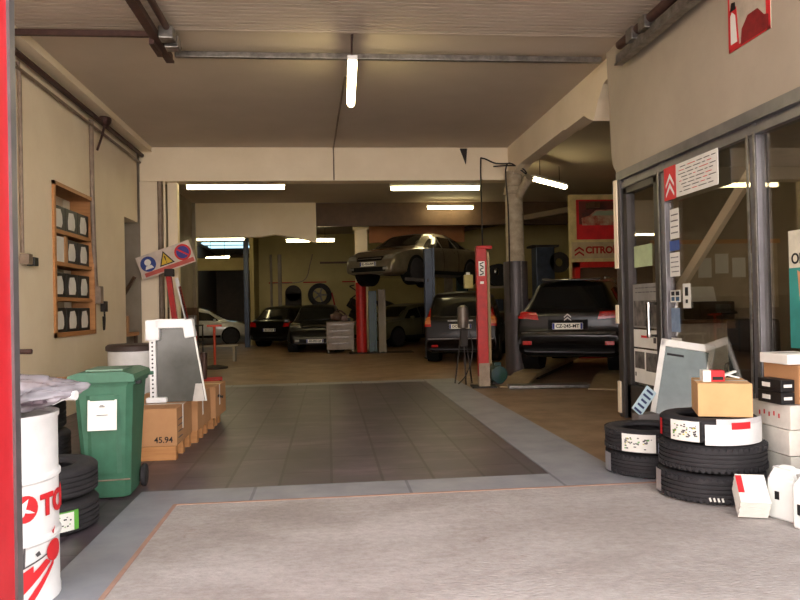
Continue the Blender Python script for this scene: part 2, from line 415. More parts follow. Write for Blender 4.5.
# facade: red door leaf + front wall on the left
d = thing('door_1', 'red painted steel door leaf at the left edge of the entrance', 'door', (-1.255, 3.02, 0)); d['kind'] = 'structure'
MB().bb((-0.06, -1.2, 0.02), (0.0, -0.02, 4.25)).build('leaf', m_red, d)
MB().bb((-0.07, -0.02, 0.0), (0.012, 0.03, 4.25)).build('edge_strip', m_alu, d)
t = MB().bb((-3.9, 2.6, 0), (-3.45, 3.0, 4.6)); t.bb((-3.9, 2.6, 4.3), (8.2, 2.9, 5.2))
struct(t.build('wall_front', m_grey_wall), 'front wall of the garage')

# ------------------------------------------------------------------ shopfront
def post(mb, y, w, d0=3.40, d1=3.50, z0=0.0, z1=2.8): mb.bb((d0, y - w / 2, z0), (d1, y + w / 2, z1), bev=0.006)
w1 = thing('window_1', 'large glazed shopfront in grey aluminium frames', 'window', (0, 0, 0)); w1['kind'] = 'structure'
t = MB(); post(t, 7.12, 0.10); post(t, 5.52, 0.10); post(t, 3.6, 0.10); post(t, 2.1, 0.1)
t.bb((3.36, 2.05, 2.78), (3.52, 8.2, 2.88)); t.bb((3.38, 2.05, 2.68), (3.50, 8.15, 2.745), bev=0.004)
t.bb((3.38, 2.05, 0.0), (3.50, 7.1, 0.12), bev=0.004); t.bb((3.41, 2.05, 2.745), (3.48, 8.15, 2.78))
t.build('frame', m_alu, w1)
t = MB(); t.bb((3.375, 5.555, 0.1), (3.384, 5.58, 2.7)); t.bb((3.375, 5.46, 0.1), (3.384, 5.485, 2.7)); t.bb((3.375, 7.155, 0.1), (3.384, 7.18, 2.7))
t.build('glazing_bead', m_galv, w1)
for a, b in ((5.57, 7.07), (3.65, 5.47), (2.15, 3.55)):
    MB().bb((3.437, a, 0.12), (3.445, b, 2.68)).build('pane', m_glass, w1)
d2 = thing('door_2', 'glazed shop door in dark aluminium with a chrome pull', 'door', (0, 0, 0)); d2['kind'] = 'structure'
t = MB(); t.bb((3.39, 7.19, 0.02), (3.49, 7.30, 2.67), bev=0.004); t.bb((3.39, 7.98, 0.02), (3.49, 8.09, 2.67), bev=0.004)
t.bb((3.39, 7.2, 0.02), (3.49, 8.08, 0.40), bev=0.004); t.bb((3.39, 7.2, 2.6), (3.49, 8.08, 2.68), bev=0.004)
t.build('door_frame', m_aludark, d2)
MB().bb((3.436, 7.29, 0.40), (3.444, 7.99, 2.61)).build('pane', m_glass, d2)
t = MB().tube([(3.385, 7.27, 0.99), (3.29, 7.27, 0.99)], 0.016, smooth=False)
t.tube([(3.385, 7.27, 1.33), (3.29, 7.27, 1.33)], 0.016, smooth=False); t.box((3.29, 7.27, 1.16), (0.03, 0.05, 0.38), bev=0.01)
t.build('handle', m_chrome, d2)
j = MB().bb((3.36, 8.10, 0), (3.52, 8.24, 2.8), bev=0.01).build('trim_8', m_aludark); struct(j, 'dark door jamb with white filler strips')
t = MB().bb((3.345, 8.17, 1.75), (3.362, 8.26, 2.79)); t.bb((3.345, 8.20, 1.1), (3.362, 8.27, 1.32)); t.bb((3.345, 8.18, 0.05), (3.362, 8.26, 0.42))
t.build('filler_strip', m_plaster, j)

# lever: prints on the door
def sheet(name, y0, y1, z0, z1, label, x=3.432, m=None, cat='notice', group=None, marks=(), th=0.003):
    o = MB().bb((x - th, min(y0, y1), z0), (x, max(y0, y1), z1)).build(name, m or m_paper)
    tag(o, label, cat, group)
    for (nm, mm, rects) in marks:
        t = MB()
        for (a, b, c, e) in rects:       # fractions across (from far edge) and up
            ya = y1 + (y0 - y1) * a; yb = y1 + (y0 - y1) * b
            t.bb((x - th - 0.0012, min(ya, yb), z0 + (z1 - z0) * c), (x - th + 0.0005, max(ya, yb), z0 + (z1 - z0) * e))
        t.build(nm, mm, o)
    return o
m_grey_ink = mat('grey_print', (96, 92, 92), 0.7, col2=(54, 50, 52), scale=22, amt=1)
m_photo = mat('photo_print', (128, 122, 116), 0.6, col2=(36, 34, 36), scale=9, amt=0.7)
def lines(n, a=0.08, b=0.92, c=0.1, e=0.9, seed=0):
    r = random.Random(seed); out = []
    for i in range(n):
        z = e - (e - c) * (i + 0.5) / n
        x = a + r.random() * 0.1
        while x < b - 0.06:
            w = 0.04 + r.random() * 0.12
            out.append((x, min(x + w, b), z - 0.10 * (e - c) / n, z + 0.10 * (e - c) / n)); x += w + 0.03
    return out
sheet('poster', 7.32, 7.96, 1.06, 1.55, 'grey poster with dark car photo on shop door, above two others', m=mat('poster_grey', (150, 146, 140), 0.6), cat='poster',
      marks=(('photo', m_photo, [(0.03, 0.97, 0.04, 0.62)]), ('lettering', m_grey_ink, lines(2, c=0.76, e=0.96, seed=3))))
sheet('poster', 7.32, 7.96, 0.84, 1.04, 'white printed strip with red text on shop door below the handle', cat='poster',
      marks=(('lettering', m_redink, [(0.3, 0.6, 0.55, 0.68)]), ('emblem', m_grey_ink, [(0.78, 0.88, 0.3, 0.6)])))
sheet('poster', 7.32, 7.96, 0.44, 0.82, 'lowest poster on shop door with two product photos', cat='poster',
      marks=(('photo', m_photo, [(0.03, 0.42, 0.42, 0.92), (0.48, 0.97, 0.38, 0.92)]), ('lettering', m_grey_ink, [(0.03, 0.08, 0.18, 0.3), (0.9, 0.95, 0.14, 0.28)])))
sheet('notice', 7.45, 7.9, 1.74, 1.98, 'pale green slip stuck to the middle of the shop door', m=mat('green_paper', (190, 206, 160), 0.7))
# notices on the far edge of the big pane
sheet('notice', 6.84, 7.02, 1.98, 2.28, 'white notice with black heading under the chevron sign', marks=(('lettering', m_grey_ink, lines(4, seed=5)),))
sheet('notice', 6.84, 7.04, 1.86, 1.96, 'blue sticker below the top white notice on the shop window', m=mat('blue_sticker', (70, 96, 160), 0.6), cat='sticker')
sheet('notice', 6.84, 7.04, 1.60, 1.84, 'plain white notice under the blue sticker on the shop window', marks=(('lettering', m_grey_ink, lines(4, seed=8)),))
sheet('notice', 6.84, 7.05, 1.34, 1.46, 'white sticker with blue and black squares on the shop window', cat='sticker', marks=(('symbol', mat('cyan_ink', (50, 90, 120), .6), [(0.1, 0.42, 0.1, 0.45), (0.55, 0.9, 0.1, 0.45)]), ('symbol', m_ink, [(0.1, 0.42, 0.55, 0.9), (0.55, 0.9, 0.55, 0.9)])))
sheet('notice', 6.64, 6.79, 1.28, 1.52, 'small white sticker with black emblem right of the squares sticker', cat='sticker', marks=(('emblem', m_ink, [(0.3, 0.7, 0.5, 0.85), (0.35, 0.65, 0.2, 0.35)]),))
sheet('notice', 6.86, 7.04, 1.04, 1.28, 'blue and white leaflet on the shop window, level with the door handle', m=mat('pale_blue_print', (150, 170, 190), 0.6, col2=(90, 110, 140), scale=8, amt=1), cat='leaflet')
sheet('notice', 6.84, 7.05, 0.72, 0.98, 'white leaflet with a black square, lowest on the shop window', cat='leaflet', marks=(('emblem', m_ink, [(0.3, 0.75, 0.3, 0.65)]),))

# chevron sign
s = tag(MB().bb((3.372, 6.0, 2.37), (3.38, 7.0, 2.69)).build('shop_sign', m_paper), 'sign with white double chevron on red beside lines of small print', 'sign')
MB().bb((3.369, 6.76, 2.365), (3.373, 7.005, 2.695)).build('red_panel', m_red, s)
t = MB()
for zz in (2.425, 2.52):
    for sgn in (-1, 1):
        y0 = 6.882; a = (y0, zz + 0.105); b = (y0 + sgn * 0.085, zz)
        t.prism([(a[0], a[1]), (b[0], b[1] - 0.0), (b[0], b[1] - 0.03), (a[0], a[1] - 0.045)], 'X', 3.3665, 3.370)
t.build('chevron_emblem', m_white, s)
L1 = lines(8, 0.28, 0.97, 0.08, 0.93, seed=11)
for nm, mm, sel in (('lettering', m_ink, lambda i: i % 4 != 1), ('red_lettering', m_redink, lambda i: i % 4 == 1)):
    t = MB()
    for i, (a, b, c, e) in enumerate(L1):
        if sel(i): t.bb((3.3705, 7.0 - b, 2.37 + 0.32 * c), (3.3725, 7.0 - a, 2.37 + 0.32 * e))
    t.build(nm, mm, s)

# teal offer poster on the right pane
o = sheet('poster', 4.3, 5.12, 0.98, 1.86, 'tall teal and cream offer poster at the right edge of the shopfront', cat='poster', x=3.42, m=mat('cream_print', (226, 220, 196), 0.6))
MB().bb((3.4155, 4.3, 0.98), (3.4175, 5.12, 1.58)).build('teal_panel', mat('teal_print', (58, 150, 140), 0.6), o)
text('OFFRE', 0.11, m_ink, o, mx=frame_mx((3.4155, 5.09, 1.645), (0, -1, 0), (0, 0, 1)), align='LEFT', bold=0.002)
t = MB()
for (a, b, c, e) in lines(2, 0.04, 0.5, 0.86, 0.98, seed=2): t.bb((3.4155, 5.08 - 0.78 * b, 0.98 + 0.88 * c), (3.4175, 5.08 - 0.78 * a, 0.98 + 0.88 * e))
t.build('small_print', mat('teal_ink', (60, 130, 120), 0.6), o)
t = MB().prism([(5.02, 1.56), (4.9, 1.5), (4.7, 1.56), (4.6, 1.2), (4.75, 1.1), (4.93, 1.16), (5.0, 1.34)], 'X', 3.413, 3.4158)
t.build('hand_picture', mat('skin_print', (214, 150, 110), 0.6), o)

# poster on the fascia
o = tag(MB().bb((3.412, 5.26, 3.46), (3.42, 5.84, 4.22)).build('poster', mat('faded_print', (198, 186, 164), 0.7)), 'faded red bordered poster high on the pale fascia wall', 'poster')
t = MB().bb((3.408, 5.26, 3.46), (3.413, 5.84, 3.49)); t.bb((3.408, 5.26, 4.19), (3.413, 5.84, 4.22)); t.bb((3.408, 5.26, 3.46), (3.413, 5.31, 4.22)); t.bb((3.408, 5.82, 3.46), (3.413, 5.84, 4.22))
t.build('red_border', m_redink, o)
t = MB().prism([(5.66, 3.47), (5.64, 3.6), (5.55, 3.68), (5.42, 3.68), (5.34, 3.6), (5.28, 3.58), (5.28, 3.47)], 'X', 3.406, 3.413)
t.build('red_car_picture', mat('dark_red_print', (150, 24, 30), 0.6, col2=(100, 20, 24), scale=14, amt=1), o)
t = MB().prism([(5.82, 3.49), (5.82, 3.80), (5.78, 3.86), (5.72, 3.82), (5.69, 3.49)], 'X', 3.407, 3.413); t.build('figure_outline', m_redink, o)
t = MB().prism([(5.80, 3.52), (5.80, 3.76), (5.775, 3.79), (5.73, 3.75), (5.71, 3.52)], 'X', 3.404, 3.4085); t.build('pale_figure', m_paper, o)
t = MB().prism([(5.80, 3.80), (5.78, 3.87), (5.73, 3.86), (5.72, 3.80)], 'X', 3.403, 3.4075); t.build('dark_cap', m_ink, o)

for ob in set(bpy.data.objects) - BEFORE:      # the whole shopfront stands a little further right
    if ob.parent is None and ob.name != 'door_1' and ob.name != 'wall_front': ob.location.x += 0.055
# ------------------------------------------------------------------ ceiling tracks and pipes
o = thing('door_track', 'rusty ceiling track of the overhead door, left side', 'door track', (-1.75, 8.6, 0))
t = MB().bb((-0.05, -4.8, 4.28), (0.0, 0.02, 4.36)); t.bb((-0.07, -4.8, 4.25), (0.02, 0.0, 4.275)); t.build('rail', m_darkpipe, o)
t = MB()
t.cyl((0.12, -4.5, 4.34), (0.12, -0.25, 4.34), 0.035); t.build('spring_tube', m_darkpipe, o)
for y in (-0.52, -0.80): MB().box((0.11, y, 4.29), (0.15, 0.16, 0.13), bev=0.01).build('bracket_box', m_galv, o)
MB().bb((-0.09, -0.75, 4.2), (-0.04, -0.35, 4.3)).build('hanger', m_darkpipe, o)
o = thing('door_track', 'rusty ceiling track of the overhead door along the fascia wall', 'door track', (3.33, 7.5, 0))
t = MB().bb((-0.03, -4.5, 4.06), (0.02, 0.35, 4.15)); t.bb((-0.05, -4.5, 4.03), (0.04, 0.35, 4.055)); t.build('rail', m_galv, o)
MB().cyl((-0.02, -4.5, 4.23), (-0.02, 0.25, 4.23), 0.05).build('spring_tube', m_darkpipe, o)
for y in (-0.14, -0.45, -1.35): MB().box((-0.03, y, 4.2), (0.12, 0.16, 0.14), bev=0.01).build('bracket_box', m_galv, o)
o = tag(MB().bb((-1.72, 8.56, 4.32), (3.42, 8.63, 4.385), bev=0.004).build('cross_rail', m_galv), 'galvanised rail spanning the ceiling between the two door tracks', 'rail')
o = tag(MB().bar((-3.44, 7.92, 4.33), (-1.8, 7.92, 4.33), 0.05, 0.06).build('steel_bar', m_darkpipe), 'rusty steel bar from left wall to left door track', 'bar')
struct(MB().bb((LW, 3.0, 4.33), (-3.22, 13.8, CZ)).build('trim_9', m_plaster), 'boxed cove along the left wall')
t = MB().tube([(-3.37, 3.1, 4.25), (-3.37, 13.7, 4.25)], 0.038, smooth=False)
tag(t.build('wall_pipe', m_darkpipe, smooth=True), 'dark pipe running along the top of the left wall', 'pipe')
t = MB().tube([(-3.41, 3.1, 4.12), (-3.41, 13.7, 4.12)], 0.022, smooth=False)
tag(t.build('wall_pipe', m_pipe, smooth=True), 'thinner pale pipe just below the dark pipe on left wall', 'pipe')
t = MB().sph((-3.33, 11.35, 4.3), (0.09, 0.12, 0.1)); t.tube([(-3.33, 11.35, 4.25), (-3.36, 11.25, 4.0), (-3.40, 11.18, 3.8)], 0.018)
tag(t.build('pipe_joint', m_darkpipe, smooth=True), 'dark pipe joint with a hanging cable above the wooden shelves', 'pipe joint')
o = thing('conduit', 'thin conduit with a switch box left of the wooden shelves', 'conduit', (-3.42, 8.5, 0))
MB().tube([(0, -0.05, 4.2), (0, 0, 4.0), (0, 0, 2.05)], 0.022, smooth=False).build('pipe', m_pipe, o, smooth=True)
MB().box((0.03, 0.03, 1.98), (0.1, 0.12, 0.12), bev=0.01).build('junction_box', m_pipe, o)
MB().box((0.04, 0.18, 1.96), (0.09, 0.12, 0.1), bev=0.01).build('switch', m_black, o)
o = thing('conduit', 'conduit with sockets right of the wooden shelves', 'conduit', (-3.42, 10.98, 0))
MB().tube([(0, 0, 4.2), (0, 0, 3.0), (0, 0.06, 2.0), (0, 0.1, 1.75)], 0.035).build('pipe', m_pipe, o, smooth=True)
MB().box((0.03, 0.12, 1.62), (0.1, 0.14, 0.26), bev=0.012).build('socket_box', m_pipe, o)
t = MB().box((0.05, 0.3, 1.45), (0.08, 0.12, 0.16), bev=0.012); t.tube([(0.05, 0.3, 1.4), (0.05, 0.32, 1.25), (0.05, 0.28, 1.1), (0.05, 0.25, 1.3)], 0.014)
t.build('plug', m_dark, o)
# pipes down the pillar
for k, (x, r, mm, lb) in enumerate(((-3.08, 0.045, m_pipe, 'thick drain pipe down the left pillar'), (-3.00, 0.022, m_plaster, 'thin pale pipe down the left pillar'))):
    tag(MB().cyl((x, 13.78, 0.02), (x, 13.78, 3.78), r).build('down_pipe', mm, smooth=True), lb, 'pipe')

# ------------------------------------------------------------------ fluorescent lamps
def lamp(c, L, ang, z, label, drop=0.0, tw=0.05):
    o = thing('fluorescent_lamp', label, 'lamp', (c[0], c[1], z), ang, 'fluorescent lamps')
    MB().box((0, 0, 0.055), (L, 0.11, 0.05), bev=0.01).build('housing', m_white, o)
    t = MB(); t.cyl((-L / 2 + 0.03, 0, 0), (L / 2 - 0.03, 0, 0), tw, seg=14)
    t.build('tube', m_tube, o, smooth=True)
    if drop: 
        t = MB(); t.cyl((0.3 * L, 0, 0.07), (0.3 * L, 0, 0.07 + drop), 0.008); t.cyl((-0.3 * L, 0, 0.07), (-0.3 * L, 0, 0.07 + drop), 0.008)
        t.build('hanger', m_darkpipe, o)
    return o
lamp((0.33, 8.55), 1.6, PI / 2 - 0.02, 4.0, 'fluorescent lamp hanging lengthwise below the front ceiling', drop=0.35)
lamp((-1.80, 14.75), 1.98, 0.02, 3.84, 'bright fluorescent lamp under the cross beam, left of the pair', drop=0.5)
lamp((2.26, 14.75), 1.9, 0.0, 3.80, 'bright fluorescent lamp under the cross beam, right of the pair', drop=0.5)
lamp((-3.15, 21.9), 1.45, -0.03, 3.50, 'fluorescent lamp under the deep beam beside the dim bay', drop=0.8)
lamp((-0.5, 22.1), 1.5, 0.05, 3.44, 'fluorescent lamp in front of the olive back wall', drop=0.9)
lamp((3.6, 20.7), 1.4, 0.06, 4.22, 'fluorescent lamp above the raised car', drop=0.1)
lamp((4.75, 14.9), 1.5, 0.80, 3.92, 'slanting fluorescent lamp right of the column', drop=0.35)
lamp((-4.0, 27.5), 1.2, 1.25, 4.1, 'small slanting fluorescent lamp in the dim bay', drop=0.2)
lamp((-4.6, 31.0), 1.2, -0.5, 3.6, 'farthest small fluorescent lamp in the dim bay', drop=0.6)
lamp((6.9, 6.3), 1.5, 1.5, 2.75, 'unseen fluorescent lamp added to light the office')  # out of view, added to brighten the office behind the glass

# cables over the ceiling and beam
t = MB().tube([(0.33, 7.98, 4.40), (0.33, 8.3, 4.38), (0.34, 8.6, 4.15)], 0.012)
tag(t.build('lamp_cable', m_darkpipe), 'cable dropping from ceiling to the front lamp', 'cable')
t = MB().tube([(0.28, 9.5, 4.40), (0.22, 11.5, 4.40), (0.16, 13.76, 4.40)], 0.014); t.tube([(0.16, 13.79, 4.41), (0.16, 13.79, 3.8)], 0.012, smooth=False)
tag(t.build('lamp_cable', m_pipe), 'conduit running from the front lamp down the cross beam', 'cable')
tag(MB().prism([(2.61, 4.40), (2.75, 4.40), (2.72, 4.1)], 'Y', 13.76, 13.8).build('paint_flake', m_dark), 'dark torn flake hanging on the cross beam', 'flake')
t = MB().tube([(3.0, 13.72, 1.9), (3.0, 13.72, 3.2), (3.0, 13.72, 4.1), (3.05, 13.72, 4.2), (3.3, 13.7, 4.1), (3.6, 13.6, 4.08)], 0.014)
tag(t.build('hanging_cable', m_dark), 'black cable looping over the beam left of the column', 'cable')
t = MB().tube([(3.42, 13.3, 1.2), (3.42, 13.3, 3.0), (3.42, 13.35, 4.0), (3.75, 13.2, 3.8), (3.6, 13.2, 3.95), (3.2, 13.5, 4.0)], 0.014)
tag(t.build('hanging_cable', m_dark), 'black cable hanging straight in front of the column', 'cable')

# ------------------------------------------------------------------ shelf niche with boxes
o = thing('wall_shelf', 'pine shelf unit let into the left wall, filled with dark bins', 'shelf', (LW, NY0, NZ0))
t = MB(); w = NY1 - NY0; h = NZ1 - NZ0
t.bb((-0.3, 0, 0), (0.03, 0.06, h)); t.bb((-0.3, w - 0.06, 0), (0.03, w, h)); t.bb((-0.3, 0, 0), (0.03, w, 0.06)); t.bb((-0.3, 0, h - 0.05), (0.03, w, h))
t.build('frame', m_wood, o)
SH = [0.06, 0.52, 0.98, 1.40]
for z in SH[1:]: MB().bb((-0.3, 0.05, z - 0.05), (0.0, w - 0.06, z)).build('shelf_board', m_wood, o)
first = None
names = ['bottom', 'second', 'third', 'top']
for r, z in enumerate(SH):
    for c in range(3):
        if r == 2 and c == 0: continue
        lb = 'dark bin with ragged label, %s shelf of wall unit, %s' % (names[r], ['nearest the entrance', 'in the middle', 'farthest from the entrance'][c])
        loc = (LW - 0.14, NY0 + 0.31 + c * 0.475, NZ0 + z)
        if first is None:
            first = thing('storage_bin', lb, 'bin', loc, 0, 'dark bins in the wall shelf')
            MB().box((0, 0, 0.16), (0.22, 0.46, 0.32), bev=0.01).build('bin_body', m_black, first)
            t = MB().prism([(-0.13, 0.04), (-0.14, 0.15), (-0.10, 0.27), (0.06, 0.28), (0.12, 0.2), (0.13, 0.1), (0.09, 0.04)], 'X', 0.108, 0.114)
            t.build('paper_label', m_paper, first)
        else: dup(first, loc, label=lb)
o = thing('carton', 'pale open carton on the third shelf of the wall unit', 'box', (LW - 0.12, NY0 + 0.30, NZ0 + SH[2]))
MB().box((0, -0.02, 0.17), (0.2, 0.36, 0.33), bev=0.005).build('carton_body', m_paper, o)
MB().box((0.02, 0.22, 0.17), (0.18, 0.1, 0.36), bev=0.005).build('flap', m_card, o)

# ------------------------------------------------------------------ oil drum with bag
o = thing('oil_drum', 'white oil drum with red lettering and red racing picture', 'drum', (-1.605, 3.62, 0))
R = 0.286; H = 0.88
pr = [(0.0, 0.02), (R - 0.02, 0.02), (R, 0.0), (R, 0.03), (R - 0.004, 0.05)]
for zc in (0.30, 0.585):
    pr += [(R - 0.004, zc - 0.02), (R + 0.006, zc - 0.008), (R + 0.006, zc + 0.008), (R - 0.004, zc + 0.02)]
pr += [(R - 0.004, H - 0.03), (R + 0.003, H - 0.02), (R + 0.003, H), (R - 0.015, H), (R - 0.018, H - 0.02), (0, H - 0.02)]
MB().lathe(pr, 64).build('drum_body', m_white, o, smooth=True)
Rt = R + 0.0045
text('TOTAL', 0.135, m_redink, o, wrap=(Rt, math.radians(-25), 0.455), bold=0.006, align='LEFT')
def wrap_poly(polys, name, m, parent, rr=Rt, th=0.001):
    bm = bmesh.new()
    for poly in polys:
        f = bm.faces.new([bm.verts.new((a + 42, 0, z)) for a, z in poly])
    bmesh.ops.triangulate(bm, faces=bm.faces)
    for _ in range(2): bmesh.ops.subdivide_edges(bm, edges=list(bm.edges), cuts=1, use_grid_fill=True)
    for v in bm.verts:
        a = math.radians(v.co.x); v.co = Vector((rr * math.cos(a), rr * math.sin(a), v.co.z))
    r = bmesh.ops.extrude_face_region(bm, geom=list(bm.faces))
    for v in [g for g in r['geom'] if isinstance(g, bmesh.types.BMVert)]:
        v.co.x *= 1 + th / rr; v.co.y *= 1 + th / rr
    me = bpy.data.meshes.new(name); bm.to_mesh(me); bm.free()
    me.materials.append(m); ob = bpy.data.objects.new(name, me); COL.objects.link(ob); ob.parent = parent
    return ob
def disc(a, z, ra, rz, n=20, t0=0, t1=2 * PI): return [(a + ra * math.cos(t0 + (t1 - t0) * k / n), z + rz * math.sin(t0 + (t1 - t0) * k / n)) for k in range(n)]
wrap_poly([disc(-83, 0.465, 12.5, 0.062)], 'round_emblem', m_redink, o)
wrap_poly([[(-95, 0.47), (-88, 0.478), (-78, 0.455), (-74, 0.44), (-80, 0.445), (-90, 0.462)], [(-80, 0.51), (-84, 0.49), (-84, 0.44), (-90, 0.41), (-87, 0.44), (-87, 0.49)]], 'emblem_swirl', m_white, o, rr=Rt + 0.0015)
wrap_poly([disc(-50, 0.235, 11, 0.05), [(-92, 0.12), (-62, 0.21), (-56, 0.19), (-62, 0.17), (-92, 0.06)], [(-92, 0.0), (-75, 0.09), (-50, 0.2), (-52, 0.17), (-78, 0.03)],
           [(-92, 0.17), (-76, 0.20), (-76, 0.15), (-92, 0.13)], [(-100, 0.26), (-97, 0.29), (-92, 0.28), (-95, 0.26)], [(-53, 0.325), (-51, 0.31), (-48, 0.345), (-50, 0.335)]], 'racing_picture', m_redink, o)
wrap_poly([[(-88, 0.20), (-60, 0.235), (-60, 0.228), (-88, 0.193)], [(-74, 0.25), (-70, 0.26), (-68, 0.24), (-72, 0.235)], [(-86, 0.20), (-85, 0.3), (-83, 0.3), (-84, 0.2)]], 'picture_outline', m_grey_ink, o)
# plastic bag on the drum
m_film = filmmat('clear_film', (196, 188, 194), 0.22, 0.30, 0.30)
o = thing('plastic_bag', 'crumpled clear plastic bag of dark parts lying on the oil drum', 'bag', (-1.605, 3.62, 0.885))
bm = bmesh.new(); bmesh.ops.create_icosphere(bm, subdivisions=5, radius=1)
from mathutils import noise as mn
for v in bm.verts:
    p = v.co.copy(); n = mn.noise(p * 2.1) * 0.20 + mn.noise(p * 5) * 0.10 + abs(mn.noise(p * 11)) * 0.05
    v.co = Vector((p.x * (0.33 + 0.06 * max(0, p.x)) * (1 + n), p.y * 0.32 * (1 + n), 0.085 + max(-0.98, p.z + 0.0) * 0.085 * (1 + 1.2 * n) + (0.05 * max(0, p.z) * max(0.0, 0.5 - p.x))))
    if p.x > 0.55 and p.z < 0.4: v.co.z += 0.02 * (p.x - 0.55)
    v.co.z = max(v.co.z, 0.004)
mb = MB(); mb.bm.free(); mb.bm = bm; mb.build('film', m_film, o, smooth=True, ang=50)
t = MB().tube([(0.28, -0.02, 0.05), (0.34, -0.03, 0.075), (0.40, -0.04, 0.075)], 0.024, seg=8)
t.build('twisted_neck', mat('white_film', (226, 228, 226), 0.3), o, smooth=True)
t = MB()
rr = random.Random(4)
for k in range(14):
    t.sph((rr.uniform(-0.2, 0.24), rr.uniform(-0.2, 0.2), 0.05 + rr.random() * 0.04), (rr.uniform(0.05, 0.1), rr.uniform(0.05, 0.1), 0.03), 10, (0, 0, rr.random() * 3))
t.build('dark_contents', mat('purple_grey', (96, 82, 90), 0.5, col2=(66, 54, 62), scale=9), o, smooth=True)

# ------------------------------------------------------------------ tyres
def tyre_mb(r, w, rim, tread=True, seg=72, dirn=1):
    hw = w / 2
    prof = [(rim, -hw * 0.78), (rim + 0.012, -hw * 0.9), (rim + (r - rim) * 0.5, -hw), (r - 0.025, -hw * 0.93), (r - 0.007, -hw * 0.8)]
    n = 5
    for i in range(n):
        a = -hw * 0.76 + i * (1.52 * hw / n); b = a + 1.52 * hw / n
        prof += [(r, a + 0.003), (r + 0.001, (a + b) / 2), (r, b - 0.006)]
        if i < n - 1: prof += [(r - 0.008, b - 0.005), (r - 0.008, b + 0.001)]
    prof += [(r - 0.007, hw * 0.8), (r - 0.025, hw * 0.93), (rim + (r - rim) * 0.5, hw), (rim + 0.012, hw * 0.9), (rim, hw * 0.78), (rim - 0.002, hw * 0.6), (r - 0.03, hw * 0.5), (r - 0.03, -hw * 0.5), (rim - 0.002, -hw * 0.6)]
    return MB().lathe([(a, b + hw) for a, b in prof], seg, closed=True)
def tread_lugs(r, w, parent, n=56):
    t = MB()
    for k in range(n):
        a = 2 * PI * k / n
        for zf in (0.16, 0.84):
            c = (r * math.cos(a), r * math.sin(a), w * zf)
            t.box(c, (0.010, 0.022, w * 0.17), rot=(0.35 if zf < 0.5 else -0.35, 0, a))
    return t.build('tread_blocks', m_rubber, parent)
def ground_tyre(loc, r, w, label, rim=0.2, labels=(), group=None, rot=(0, 0, 0), lugs=True):
    o = thing('car_tyre', label, 'tyre', loc, group=group, rot=rot)
    tyre_mb(r, w, rim).build('tyre_carcass', m_rubber, o, smooth=True, ang=28)
    if lugs: tread_lugs(r, w, o)
    return o
def wrap_patch(o, r, a0, a1, z0, z1, m, name='paper_label', off=0.012, lift=0.0):
    t = MB(); n = max(4, int(abs(a1 - a0) / 5)); bm = t.bm
    A = []
    for i in range(n + 1):
        a = math.radians(a0 + (a1 - a0) * i / n)
        A.append([bm.verts.new(((r + q) * math.cos(a), (r + q) * math.sin(a), z)) for q in (off - 0.004, off) for z in (z0, z1)])
    for p, q in zip(A, A[1:]):
        bm.faces.new((p[2], q[2], q[3], p[3])); bm.faces.new((p[0], p[1], q[1], q[0])); bm.faces.new((p[1], p[3], q[3], q[1])); bm.faces.new((p[0], q[0], q[2], p[2]))
    bm.faces.new(A[0]) if False else None
    return t.build(name, m, o, smooth=True)
def label_marks(lab, r, a0, a1, z0, z1, seed, cols):
    rr = random.Random(seed)
    for nm, mm, n in cols:
        t = MB()
        for k in range(n):
            a = math.radians(a0 + (a1 - a0) * (0.06 + 0.86 * rr.random())); z = z0 + (z1 - z0) * (0.18 + 0.64 * rr.random())
            s = (z1 - z0) * rr.uniform(0.04, 0.08)
            t.box(((r + 0.0135) * math.cos(a), (r + 0.0135) * math.sin(a), z), (0.002, s * rr.uniform(1, 2.4), s), rot=(0, 0, a))
        t.build(nm, mm, lab)
m_greenink = mat('green_ink', (96, 170, 60), 0.6)
m_yellowink = mat('yellow_ink', (214, 206, 90), 0.6)
# right, two tyres
G = 'new tyres stacked by the shopfront'
a = ground_tyre((2.53, 5.56, 0.0), 0.325, 0.18, 'lower tyre of the two-tyre stack, with grey tape at its left', group=G)
wrap_patch(a, 0.325, 168, 188, 0.02, 0.16, mat('grey_tape', (150, 148, 152), 0.5), 'tape')
b = ground_tyre((2.52, 5.55, 0.186), 0.325, 0.18, 'upper tyre of the two-tyre stack, with a white label across its front', group=G)
l = wrap_patch(b, 0.325, 212, 256, 0.02, 0.155, m_paper); label_marks(l, 0.325, 214, 254, 0.02, 0.155, 1, (('print', m_grey_ink, 26), ('green_print', m_greenink, 6), ('yellow_print', m_yellowink, 5)))
wrap_patch(b, 0.325, 259, 268, 0.02, 0.15, mat('pale_film', (172, 176, 196), 0.3), 'second_label')
# right, three tyres
a = ground_tyre((2.64, 4.82, 0.0), 0.35, 0.19, 'bottom tyre of the three-tyre stack, touching the floor', rim=0.22, group=G)
wrap_patch(a, 0.35, 165, 180, 0.03, 0.18, mat('torn_tape', (168, 160, 160), 0.5), 'tape')
t = MB()
for k in range(4):
    an = math.radians(241 + k * 4); t.box((0.362 * math.cos(an), 0.362 * math.sin(an), 0.045), (0.003, 0.012, 0.026), rot=(0.3, 0, an))
t.build('chalk_marks', m_paper, a)
b = ground_tyre((2.66, 4.825, 0.197), 0.35, 0.19, 'middle tyre of the three-tyre stack, bare black tread', rim=0.22, group=G)
c = ground_tyre((2.64, 4.83, 0.394), 0.32, 0.17, 'top tyre of the three-tyre stack, half wrapped in white film', rim=0.2, group=G, lugs=False)
l = wrap_patch(c, 0.32, 196, 234, 0.015, 0.15, m_paper); label_marks(l, 0.32, 198, 232, 0.015, 0.15, 2, (('print', m_grey_ink, 26), ('green_print', m_greenink, 6), ('yellow_print', m_yellowink, 4)))
wrap_patch(c, 0.32, 232, 234.5, 0.015, 0.15, m_ink, 'label_edge', off=0.013)
wrap_patch(c, 0.325, 238, 335, 0.0, 0.135, m_white, 'white_wrap', off=0.014)
